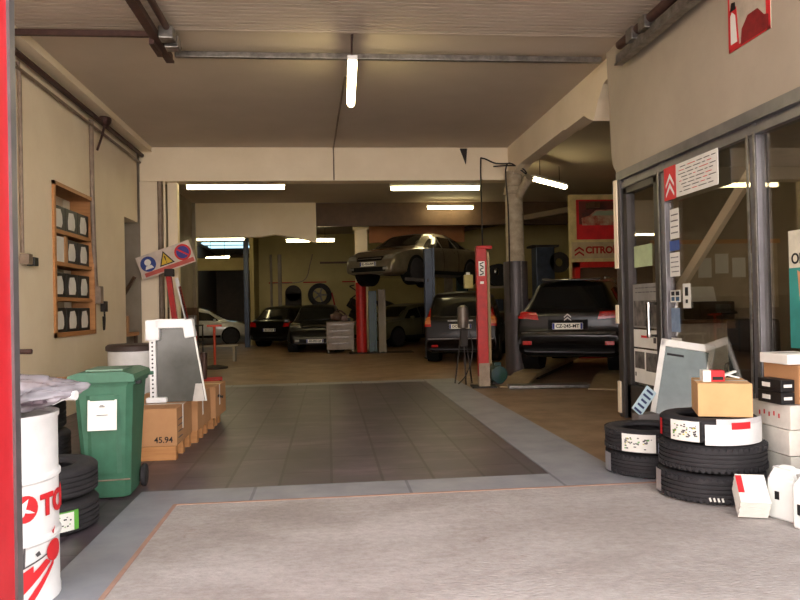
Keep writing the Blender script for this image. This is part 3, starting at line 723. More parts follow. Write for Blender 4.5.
wrap_patch(c, 0.325, 250, 335, 0.13, 0.172, mat('thin_film', (216, 212, 212), 0.3), 'film_edge', off=0.012)
wrap_patch(c, 0.325, 266, 290, 0.105, 0.15, m_redink, 'red_tape', off=0.018)
wrap_patch(c, 0.32, 172, 177, 0.03, 0.14, m_redink, 'red_mark', off=0.012)
# left tyres
GL = 'dark tyres stacked on the left between drum and bin'
a = ground_tyre((-1.83, 4.78, 0.0), 0.335, 0.2, 'bottom tyre of the pair right behind the oil drum, with green edged label', group=GL, lugs=False)
l = wrap_patch(a, 0.335, 298, 326, 0.04, 0.15, m_paper); label_marks(l, 0.335, 300, 320, 0.04, 0.15, 5, (('print', m_ink, 6), ('green_print', m_greenink, 5)))
wrap_patch(l, 0.335, 298, 326, 0.15, 0.158, m_greenink, 'label_edge', off=0.0125); wrap_patch(l, 0.335, 321, 326, 0.04, 0.15, m_greenink, 'label_end', off=0.0135)
ground_tyre((-1.84, 4.80, 0.206), 0.335, 0.2, 'top tyre of the pair right behind the oil drum', group=GL, lugs=False)
o = ground_tyre((-2.34, 5.75, 0.0), 0.32, 0.23, 'dusty tyre left of the green bin, bottom of its stack', group=GL, lugs=False)
dup(o, (-2.32, 5.76, 0.235), label='dusty tyre left of the green bin, middle of its stack')
dup(o, (-2.35, 5.75, 0.47), label='dusty tyre left of the green bin, topmost of its stack')
o = thing('plastic_tray', 'pale grey blue tray on the dusty tyres beside the bin', 'tray', (-2.3, 5.75, 0.70))
t = MB().bb((-0.3, -0.2, 0), (0.3, 0.2, 0.015)); t.bb((-0.3, -0.2, 0), (-0.285, 0.2, 0.07)); t.bb((0.285, -0.2, 0), (0.3, 0.2, 0.07)); t.bb((-0.3, -0.2, 0), (0.3, -0.185, 0.07)); t.bb((-0.3, 0.185, 0), (0.3, 0.2, 0.07))
t.build('tray_body', mat('greyblue_plastic', (150, 156, 170), 0.5), o)
o = thing('carton', 'small brown carton sitting in the grey tray', 'box', (-2.25, 5.75, 0.717))
MB().box((0, 0, 0.07), (0.4, 0.3, 0.14), bev=0.004).build('carton_body', m_card, o); MB().bb((-0.2, -0.02, 0.139), (0.2, 0.03, 0.142)).build('tape', m_tapel, o)
o = thing('carton', 'tall brown carton against the left wall behind the drum bag', 'box', (-3.0, 6.6, 0), 0.05)
MB().box((0, 0, 0.51), (0.42, 0.45, 1.02), bev=0.005).build('carton_body', m_card, o); MB().bb((-0.21, -0.03, 1.018), (0.21, 0.03, 1.022)).build('tape', m_tapel, o)
tag(MB().cyl((-3.2, 6.45, 1.045), (-2.52, 6.42, 1.035), 0.022).build('steel_rod', m_darkpipe, smooth=True), 'dark steel rod lying across the tall brown carton', 'rod')

# ------------------------------------------------------------------ wheelie bin
o = thing('wheelie_bin', 'green wheelie bin with white sticker on its front', 'bin', (-1.635, 5.62, 0), 0.06)
o.scale = (0.76, 0.84, 0.865)
def taper(z): return 0.205 + (0.262 - 0.205) * z, 0.24 + (0.33 - 0.24) * z
t = MB(); rings = []
for z, ex in ((0.015, 0), (0.03, 0.004), (0.2, 0.004), (0.5, 0.004), (0.9, 0.006), (0.96, 0.008), (0.962, 0.025), (0.99, 0.028)):
    hx, hy = taper(z); hx += ex; hy += ex; c = 0.05
    ring = [(-hx + c, -hy), (hx - c, -hy), (hx, -hy + c), (hx, hy - c), (hx - c, hy), (-hx + c, hy), (-hx, hy - c), (-hx, -hy + c)]
    rings.append([t.bm.verts.new((x, y, z)) for x, y in ring])
for A, B in zip(rings, rings[1:]):
    for k in range(8): t.bm.faces.new((A[k], A[(k + 1) % 8], B[(k + 1) % 8], B[k]))
t.bm.faces.new(rings[0]); t.bm.faces.new(rings[-1])
t.build('bin_body', m_green, o, smooth=True, ang=40)
# raised front panel
t = MB(); bm = t.bm; P = []
for z in (0.22, 0.88):
    hx, hy = taper(z); y = -hy - 0.004
    P.append([bm.verts.new(v) for v in ((-0.15, y, z), (-0.11, y - 0.022, z), (0.11, y - 0.022, z), (0.15, y, z))])
for k in range(3): bm.faces.new((P[0][k], P[0][k + 1], P[1][k + 1], P[1][k]))
bm.faces.new(P[1]); bm.faces.new(P[0])
t.build('front_panel', m_green, o)
t = MB(); t.prism([(-0.30, 0.99), (0.30, 0.99), (0.305, 1.01), (0.29, 1.05), (0.2, 1.075), (-0.2, 1.075), (-0.29, 1.05), (-0.305, 1.01)], 'Y', -0.39, 0.36)
t.build('lid', m_green, o)
MB().box((0.0, -0.06, 1.08), (0.34, 0.42, 0.02), bev=0.008).build('lid_panel', mat('faded_green', (110, 140, 118), 0.5), o)
t = MB().cyl((-0.33, 0.36, 1.0), (0.33, 0.36, 1.0), 0.018); t.build('rear_handle', m_green, o)
t = MB().box((-0.305, -0.25, 0.975), (0.06, 0.05, 0.03), bev=0.008); t.box((0.305, -0.25, 0.975), (0.06, 0.05, 0.03), bev=0.008); t.build('lift_lugs', m_black, o)
for s_ in (-1, 1):
    wv = MB().lathe([(0.03, -0.025), (0.09, -0.025), (0.1, -0.015), (0.1, 0.015), (0.09, 0.025), (0.03, 0.025)], 28, axis='X', c=(s_ * 0.255, 0.20, 0.10)).build('wheel', m_rubber, o, smooth=True)
    MB().cyl((s_ * 0.255 - 0.03, 0.20, 0.1), (s_ * 0.255 + 0.03, 0.20, 0.1), 0.03).build('hub', m_black, wv)
MB().tube([(-0.22, -0.262, 0.16), (0.22, -0.262, 0.165)], 0.006, smooth=False).build('strap', m_pipe, o)
hy = taper(0.72)[1]
st = MB().box((0.0, -hy - 0.045, 0.72), (0.26, 0.004, 0.25), rot=(-0.09, 0, 0.0)).build('sticker', m_paper, o)
t = MB()
for k, (x, z, w) in enumerate(((0, 0.80, 0.03), (0.0, 0.79, 0.05), (0.0, 0.72, 0.10), (0.0, 0.708, 0.12))): t.box((x, -hy - 0.0475 - (z - 0.72) * 0.09, z), (w, 0.003, 0.006))
t.build('print', m_grey_ink, st)
text('OLS', 0.055, m_greenink, st, mx=frame_mx((0.06, -hy - 0.0465, 0.635), (1, 0, 0), (0, 0.0, 1)), name='green_lettering', thick=0.004)

# ------------------------------------------------------------------ cartons with panel, white tub
def carton(loc, s, rz, label, body=m_card, txt=None, wood=0.0, straps=1, tapecol=None):
    o = thing('carton', label, 'box', loc, rz)
    MB().box((0, 0, s[2] / 2), s, bev=0.006).build('carton_body', body, o)
    t = MB().bb((-s[0] / 2 + 0.0, -0.03, s[2] - 0.001), (s[0] / 2 + 0.0, 0.03, s[2] + 0.002)); t.build('tape', tapecol or m_tapel, o)
    t = MB(); 
    for y in ([-0.12 * s[1]] if straps else []):
        t.bb((s[0] / 2 - 0.001, y - 0.02, s[2] * 0.35), (s[0] / 2 + 0.003, y + 0.02, s[2] + 0.003))
    if straps: t.build('hanging_tape', m_paper, o)
    if txt: text(txt, 0.075, m_ink, o, mx=frame_mx((s[0] * 0.30, -s[1] / 2 - 0.002, 0.055), (1, 0, 0), (0, 0, 1)), bold=0.001)
    return o
def block(x0, x1, y0, y1, label, n=3):
    o = thing('pallet', label, 'pallet', ((x0 + x1) / 2, (y0 + y1) / 2, 0))
    w, dd = x1 - x0, y1 - y0
    for k in range(n):
        y = -dd / 2 + 0.05 + k * (dd - 0.1) / (n - 1)
        MB().box((0, y, 0.065), (w, 0.09, 0.128), bev=0.004).build('bearer', m_wood, o)
block(-1.97, -1.40, 6.72, 7.44, 'pine pallet bearers under the near 45.94 carton')
c1 = carton((-1.69, 7.09, 0.13), (0.60, 0.72, 0.34), 0.0, 'large brown carton printed 45.94, nearest of the three', txt='45.94')
t = MB()
for k in range(4): t.bb((0.30, -0.30 + 0.0, 0.06 + k * 0.055), (0.3035, -0.12, 0.068 + k * 0.055))
t.build('printed_arrows', m_grey_ink, c1)
MB().bb((-0.22, -0.364, 0.2), (-0.18, -0.359, 0.33)).build('torn_tape', m_paper, c1)
block(-1.92, -1.36, 7.55, 8.2, 'pine pallet bearers under the middle carton')
carton((-1.64, 7.9, 0.13), (0.60, 0.72, 0.36), -0.02, 'brown carton in the middle of the row of three')
c3 = carton((-1.58, 8.68, 0.13), (0.60, 0.66, 0.36), -0.03, 'brown carton farthest along the row of three, with yellow tape', tapecol=mat('yellow_tape', (214, 170, 90), 0.3))
t = MB()
for k in range(3): t.bb((0.30, -0.2 + k * 0.12, 0.22 - k * 0.02), (0.3035, -0.1 + k * 0.12, 0.25 - k * 0.02))
t.build('printed_words', m_ink, c3)
block(-1.85, -1.33, 8.4, 8.95, 'pine pallet bearers under the far carton')
# glass panel in foam corners standing on the near carton
o = thing('wrapped_panel', 'grey smoked panel in white foam corners leaning on the cartons', 'panel', (-1.47, 7.15, 0.475))
t = MB().prism([(-0.21, 0.0), (0.26, 0.0), (0.14, 0.74), (-0.20, 0.74)], 'Y', 0.04, 0.06)
t.build('panel', mat('smoked_panel', (92, 92, 86), 0.2, spec=0.5, col2=(80, 80, 74)), o)
def holes(mb, x, y, z0, z1, n):
    for k in range(n):
        z = z0 + (z1 - z0) * k / (n - 1); mb.cyl((x, y, z), (x, y - 0.003, z), 0.009, seg=10)
t = MB().bb((-0.255, 0.0, 0.02), (-0.195, 0.07, 0.62), bev=0.006); t.build('perforated_strip', m_white, o)
t = MB(); holes(t, -0.225, 0.0, 0.06, 0.58, 14); t.build('holes', m_ink, o)
t = MB().bb((-0.29, -0.02, 0.0), (-0.10, 0.09, 0.05), bev=0.01); t.build('foam_foot', m_white, o)
t = MB().box((-0.22, 0.04, 0.70), (0.13, 0.13, 0.20), bev=0.015); t.box((-0.05, 0.04, 0.76), (0.28, 0.13, 0.09), bev=0.015); t.box((0.12, 0.04, 0.71), (0.10, 0.13, 0.18), rot=(0, -0.15, 0), bev=0.015)
t.build('foam_corner', m_white, o)
MB().prism([(0.262, 0.0), (0.275, 0.0), (0.165, 0.70), (0.15, 0.70)], 'Y', 0.035, 0.065).build('pale_edge', m_paper, o)
MB().prism([(0.14, 0.0), (0.255, 0.0), (0.23, 0.17), (0.17, 0.17)], 'Y', 0.033, 0.04).build('foil_patch', mat('pale_foil', (196, 190, 180), 0.4), o)

o = thing('waste_tub', 'round white tub with a dark lid behind the green bin', 'bin', (-2.52, 9.6, 0))
MB().lathe([(0.26, 0), (0.30, 0.05), (0.305, 0.86), (0.30, 0.88)], 36).build('tub', m_white, o, smooth=True)
MB().lathe([(0.31, 0.86), (0.33, 0.87), (0.33, 0.92), (0.30, 0.945), (0.0, 0.95)], 36).build('lid', mat('dark_lid', (72, 58, 52), 0.5), o, smooth=True)

# ------------------------------------------------------------------ right: carton, jugs, leaflets, boxes
o = carton((2.71, 4.78, 0.566), (0.34, 0.40, 0.225), math.radians(-22), 'light brown carton on top of the three-tyre stack', body=m_cardl, straps=0)
o = thing('small_box', 'small red and white box lying on the light brown carton', 'box', (2.63, 4.74, 0.793), math.radians(-15))
MB().box((0, 0, 0.038), (0.14, 0.09, 0.075), bev=0.003).build('box_body', m_redink, o)
t = MB().bb((-0.0715, -0.0465, 0.0), (-0.02, 0.046, 0.077)); t.build('white_panel', m_paper, o)
t = MB().bb((-0.01, -0.0475, 0.012), (0.06, -0.044, 0.035)); t.build('dark_print', m_ink, o)
text('boss', 0.03, m_paper, o, mx=frame_mx((0.025, -0.047, 0.056), (1, 0, 0), (0, 0, 1))) if False else None
t = MB().box((0.11, 0.01, 0.05), (0.1, 0.03, 0.012), rot=(0, -0.3, 0.3)); t.box((0.12, 0.02, 0.035), (0.12, 0.03, 0.01), rot=(0, 0.25, 0)); t.build('paper_tail', m_paper, o)

# white framed glass leaning against the shopfront
o = thing('glass_frame', 'white framed glass sheet leaning behind the tyre stacks', 'frame', (3.13, 6.36, 0), rot=(0, 0, 0))
mx = Matrix.Translation((0, 0, 0.0)) @ Euler((math.radians(-14), math.radians(9), math.radians(-28))).to_matrix().to_4x4()
def loc_box(a, b, bev=0.0):
    t = MB().bb(a, b, bev); bmesh.ops.transform(t.bm, matrix=mx, verts=t.bm.verts); return t
t = MB()
for a, b in (((-0.24, -0.015, 0.0), (-0.19, 0.02, 1.0)), ((0.19, -0.015, 0.0), (0.24, 0.02, 1.0)), ((-0.24, -0.015, 0.93), (0.24, 0.02, 1.0)), ((-0.24, -0.015, 0.0), (0.24, 0.02, 0.05))): t.bb(a, b, bev=0.006)
bmesh.ops.transform(t.bm, matrix=mx, verts=t.bm.verts); t.build('frame_bars', m_paper, o)
loc_box((-0.2, 0.0, 0.04), (0.2, 0.006, 0.94)).build('pane', mat('greenish_glass', (96, 106, 98), 0.1, spec=0.7), o)
loc_box((-0.17, -0.004, 0.85), (-0.02, 0.001, 0.87)).build('marking', m_ink, o)
# tilted blue and white leaflet behind left stack
o = tag(MB().box((0, 0, 0), (0.11, 0.012, 0.28), bev=0.002).build('leaflet_pad', mat('pale_blue_paper', (190, 214, 222), 0.6), loc=(2.83, 6.28, 0.455), rot=(math.radians(-25), math.radians(42), math.radians(-10))), 'pale blue leaflet pad tilted behind the two-tyre stack', 'leaflet')
t = MB()
for k in range(5): t.box((0.0, -0.0075, -0.12 + k * 0.055), (0.08 - 0.01 * (k % 3), 0.002, 0.022))
t.build('print', mat('navy_print', (50, 60, 100), 0.6), o)
# low crate below it so that the pad rests
o = tag(MB().box((2.85, 6.30, 0.17), (0.2, 0.16, 0.34), bev=0.01).build('grey_box', mat('grey_card', (120, 114, 110), 0.8)), 'grey box between the two-tyre stack and the glass frame', 'box')

def jug(loc, rz, label):
    o = thing('jerry_can', label, 'can', loc, rz, 'white plastic cans')
    m = mat('white_plastic', (238, 240, 236), 0.4, col2=(230, 232, 226))
    t = MB().box((0, 0, 0.13), (0.14, 0.19, 0.26), bev=0.028, seg=3)
    t.prism([(-0.09, 0.25), (-0.05, 0.31), (0.05, 0.315), (0.09, 0.25)], 'X', -0.05, 0.05)
    t.build('can_body', m, o, smooth=True)
    MB().tube([(0, -0.07, 0.275), (0, -0.045, 0.315), (0, 0.03, 0.315), (0, 0.05, 0.29)], 0.014).build('handle', m, o, smooth=True)
    MB().cyl((0, 0.065, 0.28), (0, 0.075, 0.315), 0.026).build('cap', mat('grey_cap', (196, 194, 190), 0.5), o, smooth=True)
    return o
j = jug((2.78, 4.17, 0), 0.35, 'slim white can between the leaflets and the front can')
MB().box((-0.07, 0.02, 0.15), (0.004, 0.03, 0.05)).build('black_mark', m_ink, j)
j = jug((2.79, 3.94, 0), 0.45, 'white can nearest the camera, with a black slanted label')
t = MB().prism([(-0.095, 0.14), (-0.02, 0.15), (0.06, 0.15), (0.06, 0.09), (-0.01, 0.07)], 'X', -0.074, -0.069); t.build('black_label', m_ink, j)
jug((3.02, 4.06, 0), 0.2, 'white can half hidden at the right edge of the frame')
o = thing('leaflet_stack', 'bundle of white booklets with red corner against the tyres', 'booklets', (2.585, 4.24, 0), -0.35, rot=None)
for k in range(8):
    e = Euler((math.radians(38), 0, 0)); v = Vector((0.002 * (k % 3), 0.0, 0.008 + 0.0185 * k)); v.rotate(e)
    MB().box((v.x, v.y + 0.05, v.z + 0.075), (0.17, 0.215, 0.017), rot=(math.radians(38), 0, 0.01 * (k % 3)), bev=0.002).build('booklet', m_paper, o)
v = Vector((-0.065, 0.03, 0.0085 + 0.0185 * 7.5)); v.rotate(e)
MB().box((v.x, v.y + 0.05, v.z + 0.0755), (0.035, 0.13, 0.003), rot=(math.radians(38), 0, 0)).build('red_corner', m_redink, o)
# stacked boxes at right edge
o = carton((3.185, 4.72, 0.0), (0.33, 0.42, 0.30), 0.05, 'grey white carton at the bottom of the right-hand pile', body=mat('offwhite_card', (206, 202, 190), 0.8), straps=0)
o = carton((3.185, 4.72, 0.304), (0.33, 0.42, 0.17), 0.03, 'white carton second from the floor in the right-hand pile', body=mat('white_card', (226, 220, 208), 0.8), straps=0)
o = carton((3.185, 4.72, 0.478), (0.33, 0.42, 0.16), 0.06, 'white carton third from the floor in the right-hand pile, dotted print', body=mat('white_card', (226, 220, 208), 0.8), straps=0)
t = MB(); 
for k in range(5): t.box((-0.166, -0.1 + 0.05 * k, 0.08 + 0.01 * (k % 2)), (0.003, 0.012, 0.03))
t.build('print', m_redink, o)
for k, z in enumerate((0.642, 0.726)):
    o = thing('small_box', ['lower', 'upper'][k] + ' small black box on the white cartons', 'box', (3.04, 4.66, z), 0.06)
    MB().box((0, 0, 0.04), (0.1, 0.24, 0.08), bev=0.003).build('box_body', m_black, o)
    t = MB().box((-0.0, -0.121, 0.04), (0.06, 0.003, 0.02)); t.box((-0.051, 0.03, 0.04), (0.003, 0.08, 0.03)); t.build('white_print', m_paper, o)
o = carton((3.225, 4.70, 0.642), (0.25, 0.36, 0.26), 0.05, 'red brown carton on the right-hand pile beside the black boxes', straps=0)
o = carton((3.18, 4.70, 0.906), (0.26, 0.3, 0.07), 0.03, 'flat white box crowning the right-hand pile', body=m_paper, straps=0)

# ------------------------------------------------------------------ office interior
o = thing('counter', 'cream office counter behind the glass', 'counter', (4.15, 7.75, 0), 0)
MB().box((0.15, 0.05, 0.55), (1.1, 0.45, 1.1), bev=0.01).build('counter_body', mat('cream_laminate', (236, 222, 198), 0.5), o)
MB().box((0.15, 0.02, 1.12), (1.2, 0.55, 0.04), bev=0.008).build('counter_top', mat('counter_top_brown', (120, 92, 70), 0.4), o)
o = thing('printer', 'dark printer on the office counter', 'printer', (4.25, 7.7, 1.14), 0.1)
MB().box((0, 0, 0.1), (0.42, 0.34, 0.2), bev=0.02).build('printer_body', m_black, o); MB().box((0, -0.22, 0.09), (0.3, 0.14, 0.02), rot=(0.3, 0, 0)).build('paper_tray', m_trim, o)
MB().box((0, 0.1, 0.27), (0.3, 0.02, 0.2), rot=(-0.3, 0, 0)).build('paper_sheet', m_paper, o)
o = thing('pin_board', 'brown edged board with papers on the office wall', 'board', (4.75, 8.42, 1.3))
MB().box((0, 0, 0.35), (1.6, 0.03, 0.8)).build('board', mat('beige_board', (184, 168, 142), 0.8), o); MB().box((0, -0.01, 0.77), (1.66, 0.04, 0.05)).build('top_rail', m_wood, o)
for k in range(4): MB().box((-0.15 + k * 0.22, -0.02, 0.45 + 0.05 * (k % 2)), (0.17, 0.006, 0.24)).build('pinned_paper', m_paper, o)
struct(MB().bar((3.62, 7.3, 1.35), (3.62, 5.65, 2.55), 0.05, 0.10).build('trim_10', m_plaster), 'pale diagonal brace behind the shop glass')
o = thing('office_chair', 'black office chair with chrome base seen through the glass', 'chair', (4.22, 6.72, 0.006), 2.4)
MB().box((0, 0, 0.48), (0.48, 0.46, 0.09), bev=0.04).build('seat', m_black, o, smooth=True)
MB().box((0, 0.24, 0.85), (0.46, 0.08, 0.62), rot=(-0.12, 0, 0), bev=0.035).build('backrest', m_black, o, smooth=True)
t = MB().cyl((0, 0, 0.1), (0, 0, 0.45), 0.025)
for k in range(5):
    a = 2 * PI * k / 5; t.bar((0, 0, 0.1), (0.28 * math.cos(a), 0.28 * math.sin(a), 0.06), 0.03, 0.03)
    t.sph((0.28 * math.cos(a), 0.28 * math.sin(a), 0.03), (0.028, 0.028, 0.028), 10)
t.build('base', m_chrome, o, smooth=True)
for s_ in (-1, 1): MB().tube([(s_ * 0.24, 0.15, 0.48), (s_ * 0.28, 0.12, 0.68), (s_ * 0.28, -0.12, 0.68), (s_ * 0.24, -0.12, 0.48)], 0.018).build('armrest', m_chrome, o, smooth=True)
o = thing('red_crate', 'dark red crate on the office floor behind the glass', 'crate', (3.80, 7.25, 0.006))
MB().box((0, 0, 0.2), (0.38, 0.35, 0.4), bev=0.02).build('crate_body', m_redsteel, o); MB().box((0, 0, 0.41), (0.40, 0.37, 0.03), bev=0.01).build('lid', m_redsteel, o)
o = thing('desk', 'brown office desk at the right behind the glass', 'desk', (5.6, 7.2, 0), 0)
MB().box((0, 0, 0.73), (1.5, 0.7, 0.04)).build('desk_top', m_brown, o); 
for sx in (-1, 1):
    for sy in (-1, 1): MB().box((sx * 0.7, sy * 0.3, 0.355), (0.05, 0.05, 0.71)).build('leg', m_galv, o)

# ------------------------------------------------------------------ store behind the opening, hoist, sign
o = thing('workbench', 'cluttered workbench in the side store opening', 'workbench', (-3.95, 13.35, 0), 0)
MB().box((0.0, 0, 0.96), (0.9, 0.9, 0.06)).build('bench_top', m_wood, o)
for sx in (-1, 1):
    for sy in (-1, 1): MB().box((sx * 0.4, sy * 0.4, 0.465), (0.06, 0.06, 0.93)).build('leg', m_brown, o)
o = thing('carton', 'orange brown carton on the workbench in the side store', 'box', (-3.72, 13.15, 0.99), 0.2); MB().box((0, 0, 0.15), (0.4, 0.35, 0.3), bev=0.01).build('carton_body', m_card, o); MB().bb((-0.2, -0.02, 0.299), (0.2, 0.02, 0.302)).build('tape', m_tapel, o)
o = thing('spray_can', 'yellow container on the workbench in the side store', 'container', (-4.12, 13.02, 0.99)); MB().cyl((0, 0, 0), (0, 0, 0.34), 0.09).build('can_body', mat('yellow_plastic', (206, 170, 50), 0.5), o, smooth=True); MB().cyl((0, 0, 0.34), (0, 0, 0.4), 0.035).build('cap', m_black, o)
o = thing('dark_cabinet', 'tall dark brown cabinet in the side store', 'cabinet', (-4.25, 13.6, 0.99)); MB().box((0, 0, 0.5), (0.25, 0.4, 1.0), bev=0.01).build('cabinet_body', m_brown, o); MB().box((0.13, 0, 0.5), (0.01, 0.36, 0.9)).build('door', m_dark, o)
tag(MB().bar((-3.75, 13.62, 1.62), (-3.5, 13.55, 2.0), 0.05, 0.05).build('timber_batten', m_brown), 'short brown batten slanting below the safety sign', 'batten')

# safety sign
o = thing('safety_sign', 'tilted white and red safety sign with three symbols on the pillar', 'sign', (-2.93, 13.5, 2.30), rot=(0, math.radians(-19), 0))
MB().box((0, 0, 0), (1.0, 0.015, 0.42)).build('sign_board', mat('aged_white', (222, 206, 190), 0.6), o)
MB().box((0.02, -0.010, -0.15), (0.92, 0.006, 0.075)).build('red_strip', mat('salmon_red', (200, 92, 78), 0.6), o)
def ringdisc(x, z, r, m, name, y=-0.011, th=0.004): return MB().cyl((x, y, z), (x, y - th, z), r, seg=28).build(name, m, o)
ringdisc(-0.32, 0.03, 0.14, mat('sign_blue', (34, 62, 140), 0.5), 'blue_disc'); 
t = MB().sph((-0.32, -0.015, 0.06), (0.06, 0.004, 0.06), 12); t.prism([(-0.40, -0.06), (-0.24, -0.06), (-0.27, 0.0), (-0.37, 0.0)], 'Y', -0.019, -0.015); t.build('mask_symbol', m_paper, o)
MB().prism([(-0.14, -0.09), (0.14, -0.09), (0.0, 0.17)], 'Y', -0.013, -0.009).build('triangle_border', m_ink, o)
MB().prism([(-0.105, -0.07), (0.105, -0.07), (0.0, 0.13)], 'Y', -0.016, -0.013).build('yellow_triangle', mat('sign_yellow', (222, 186, 40), 0.5), o)
MB().prism([(-0.012, 0.07), (0.012, 0.07), (0.005, -0.02), (-0.005, -0.02)], 'Y', -0.018, -0.016).box((0, -0.017, -0.045), (0.018, 0.003, 0.018)).build('exclamation_mark', m_ink, o)
ringdisc(0.33, 0.03, 0.15, m_redink, 'red_ring'); ringdisc(0.33, 0.03, 0.115, mat('sign_violet', (58, 52, 140), 0.5), 'violet_disc', y=-0.0155, th=0.002)
MB().bar((0.25, -0.019, 0.11), (0.41, -0.019, -0.05), 0.004, 0.028, up=(1, 0, 1)).build('red_slash', m_redink, o)
text('ATELIER', 0.06, m_paper, o, mx=frame_mx((0.02, -0.014, -0.15), (1, 0, 0), (0, 0, 1))) if False else None

# red engine hoist
o = thing('engine_hoist', 'red engine hoist leaning by the left pillar', 'hoist', (-2.72, 13.25, 0), 0.0)
t = MB().bar((0.12, 0, 0.08), (-0.12, 0.0, 2.05), 0.09, 0.09); t.build('mast', m_redsteel, o)
t = MB().bar((0.34, -0.02, 0.5), (0.03, -0.02, 1.95), 0.05, 0.06); t.build('ram', m_white, o)
t = MB().bar((0.39, -0.03, 0.35), (0.08, -0.03, 1.8), 0.03, 0.04); t.build('push_rod', m_redsteel, o)
MB().box((-0.1, 0, 2.05), (0.16, 0.14, 0.14), bev=0.02).build('head_bracket', m_dark, o)
for s_ in (-1, 1):
    l = MB().bar((0.1, s_ * 0.12, 0.1), (0.75, s_ * 0.3, 0.1), 0.07, 0.07).build('leg', m_redsteel, o)
    MB().lathe([(0.02, -0.02), (0.05, -0.02), (0.05, 0.02), (0.02, 0.02)], 16, axis='X', c=(0.72, s_ * 0.3, 0.05)).build('castor', m_black, l)
t = MB().box((0.3, -0.15, 0.28), (0.22, 0.2, 0.4), bev=0.03); t.sph((0.42, -0.2, 0.5), (0.12, 0.1, 0.12), 12); t.cyl((0.5, -0.2, 0.15), (0.52, -0.22, 0.62), 0.06)
t.build('pump_unit', mat('greasy_metal', (110, 84, 72), 0.5, 0.3, col2=(60, 40, 36), scale=9, amt=1), o, smooth=True)
o = thing('trolley_jack', 'red trolley jack with raised handle on the floor beyond the cartons', 'jack', (-2.25, 12.3, 0), 0.3)
t = MB()
for s_ in (-1, 1): t.prism([(-0.35, 0.04), (0.3, 0.04), (0.35, 0.1), (0.1, 0.16), (-0.3, 0.12)], 'X', s_ * 0.12 - 0.012, s_ * 0.12 + 0.012)
t.box((0, 0.28, 0.09), (0.24, 0.08, 0.06)); t.box((0, -0.25, 0.09), (0.24, 0.1, 0.05)); t.build('frame', m_redsteel, o)
MB().bar((0, 0.25, 0.12), (0, -0.2, 0.3), 0.08, 0.06).build('lift_arm', m_redsteel, o)
MB().cyl((0, -0.22, 0.3), (0, -0.22, 0.34), 0.06).build('saddle', m_dark, o)
MB().tube([(0, 0.3, 0.14), (0.02, 0.42, 0.5), (0.03, 0.52, 0.95)], 0.016, smooth=False).build('handle', m_redsteel, o)
for s_ in (-1, 1):
    for yy in (-0.25, 0.28): MB().lathe([(0.01, -0.02), (0.045, -0.02), (0.045, 0.02), (0.01, 0.02)], 16, axis='X', c=(s_ * 0.15, yy, 0.045)).build('wheel', m_black, o, smooth=True)
o = thing('axle_stand', 'orange red stand with a dark base on the workshop floor', 'stand', (-2.66, 17.2, 0))
MB().cyl((0, 0, 0.03), (0, 0, 1.0), 0.03).build('post', mat('orange_red', (206, 70, 36), 0.5), o); MB().box((0, 0, 1.0), (0.34, 0.05, 0.05)).build('cross_bar', MATS['orange_red'], o); MB().lathe([(0.3, 0), (0.3, 0.04), (0.05, 0.09)], 24).build('base', m_dark, o, smooth=True)
o = thing('barrier_bench', 'low pale bench beside the orange stand in the rear', 'bench', (-3.0, 19.5, 0))
MB().box((0, 0, 0.42), (1.2, 0.35, 0.05)).build('seat', m_grey_wall, o)
for s_ in (-1, 1): MB().box((s_ * 0.5, 0, 0.2), (0.06, 0.3, 0.4)).build('leg', m_grey_wall, o)
o = thing('parts_trolley', 'parts trolley of scrap and cans against the rear left wall', 'trolley', (-3.35, 18.0, 0))
for k in range(3): MB().box((0, 0, 0.2 + 0.4 * k), (0.5, 0.7, 0.03)).build('tray', m_dark, o)
for sx in (-1, 1):
    for sy in (-1, 1): MB().box((sx * 0.23, sy * 0.33, 0.5), (0.03, 0.03, 1.0)).build('leg', m_dark, o)
for k, (yy, zz, mm, nm, lb) in enumerate(((-0.2, 0.615, m_card, 'carton', 'little brown carton on the middle tray of the parts trolley'), (0.15, 0.615, m_redsteel, 'tin', 'red tin on the middle tray of the parts trolley'), (0.0, 1.015, m_galv, 'tin', 'grey tin on top of the parts trolley'))):
    tag(MB().box((-3.35, 18.0 + yy, zz + 0.12), (0.28, 0.26, 0.23), bev=0.02).build(nm, mm), lb, 'box' if nm == 'carton' else 'tin')

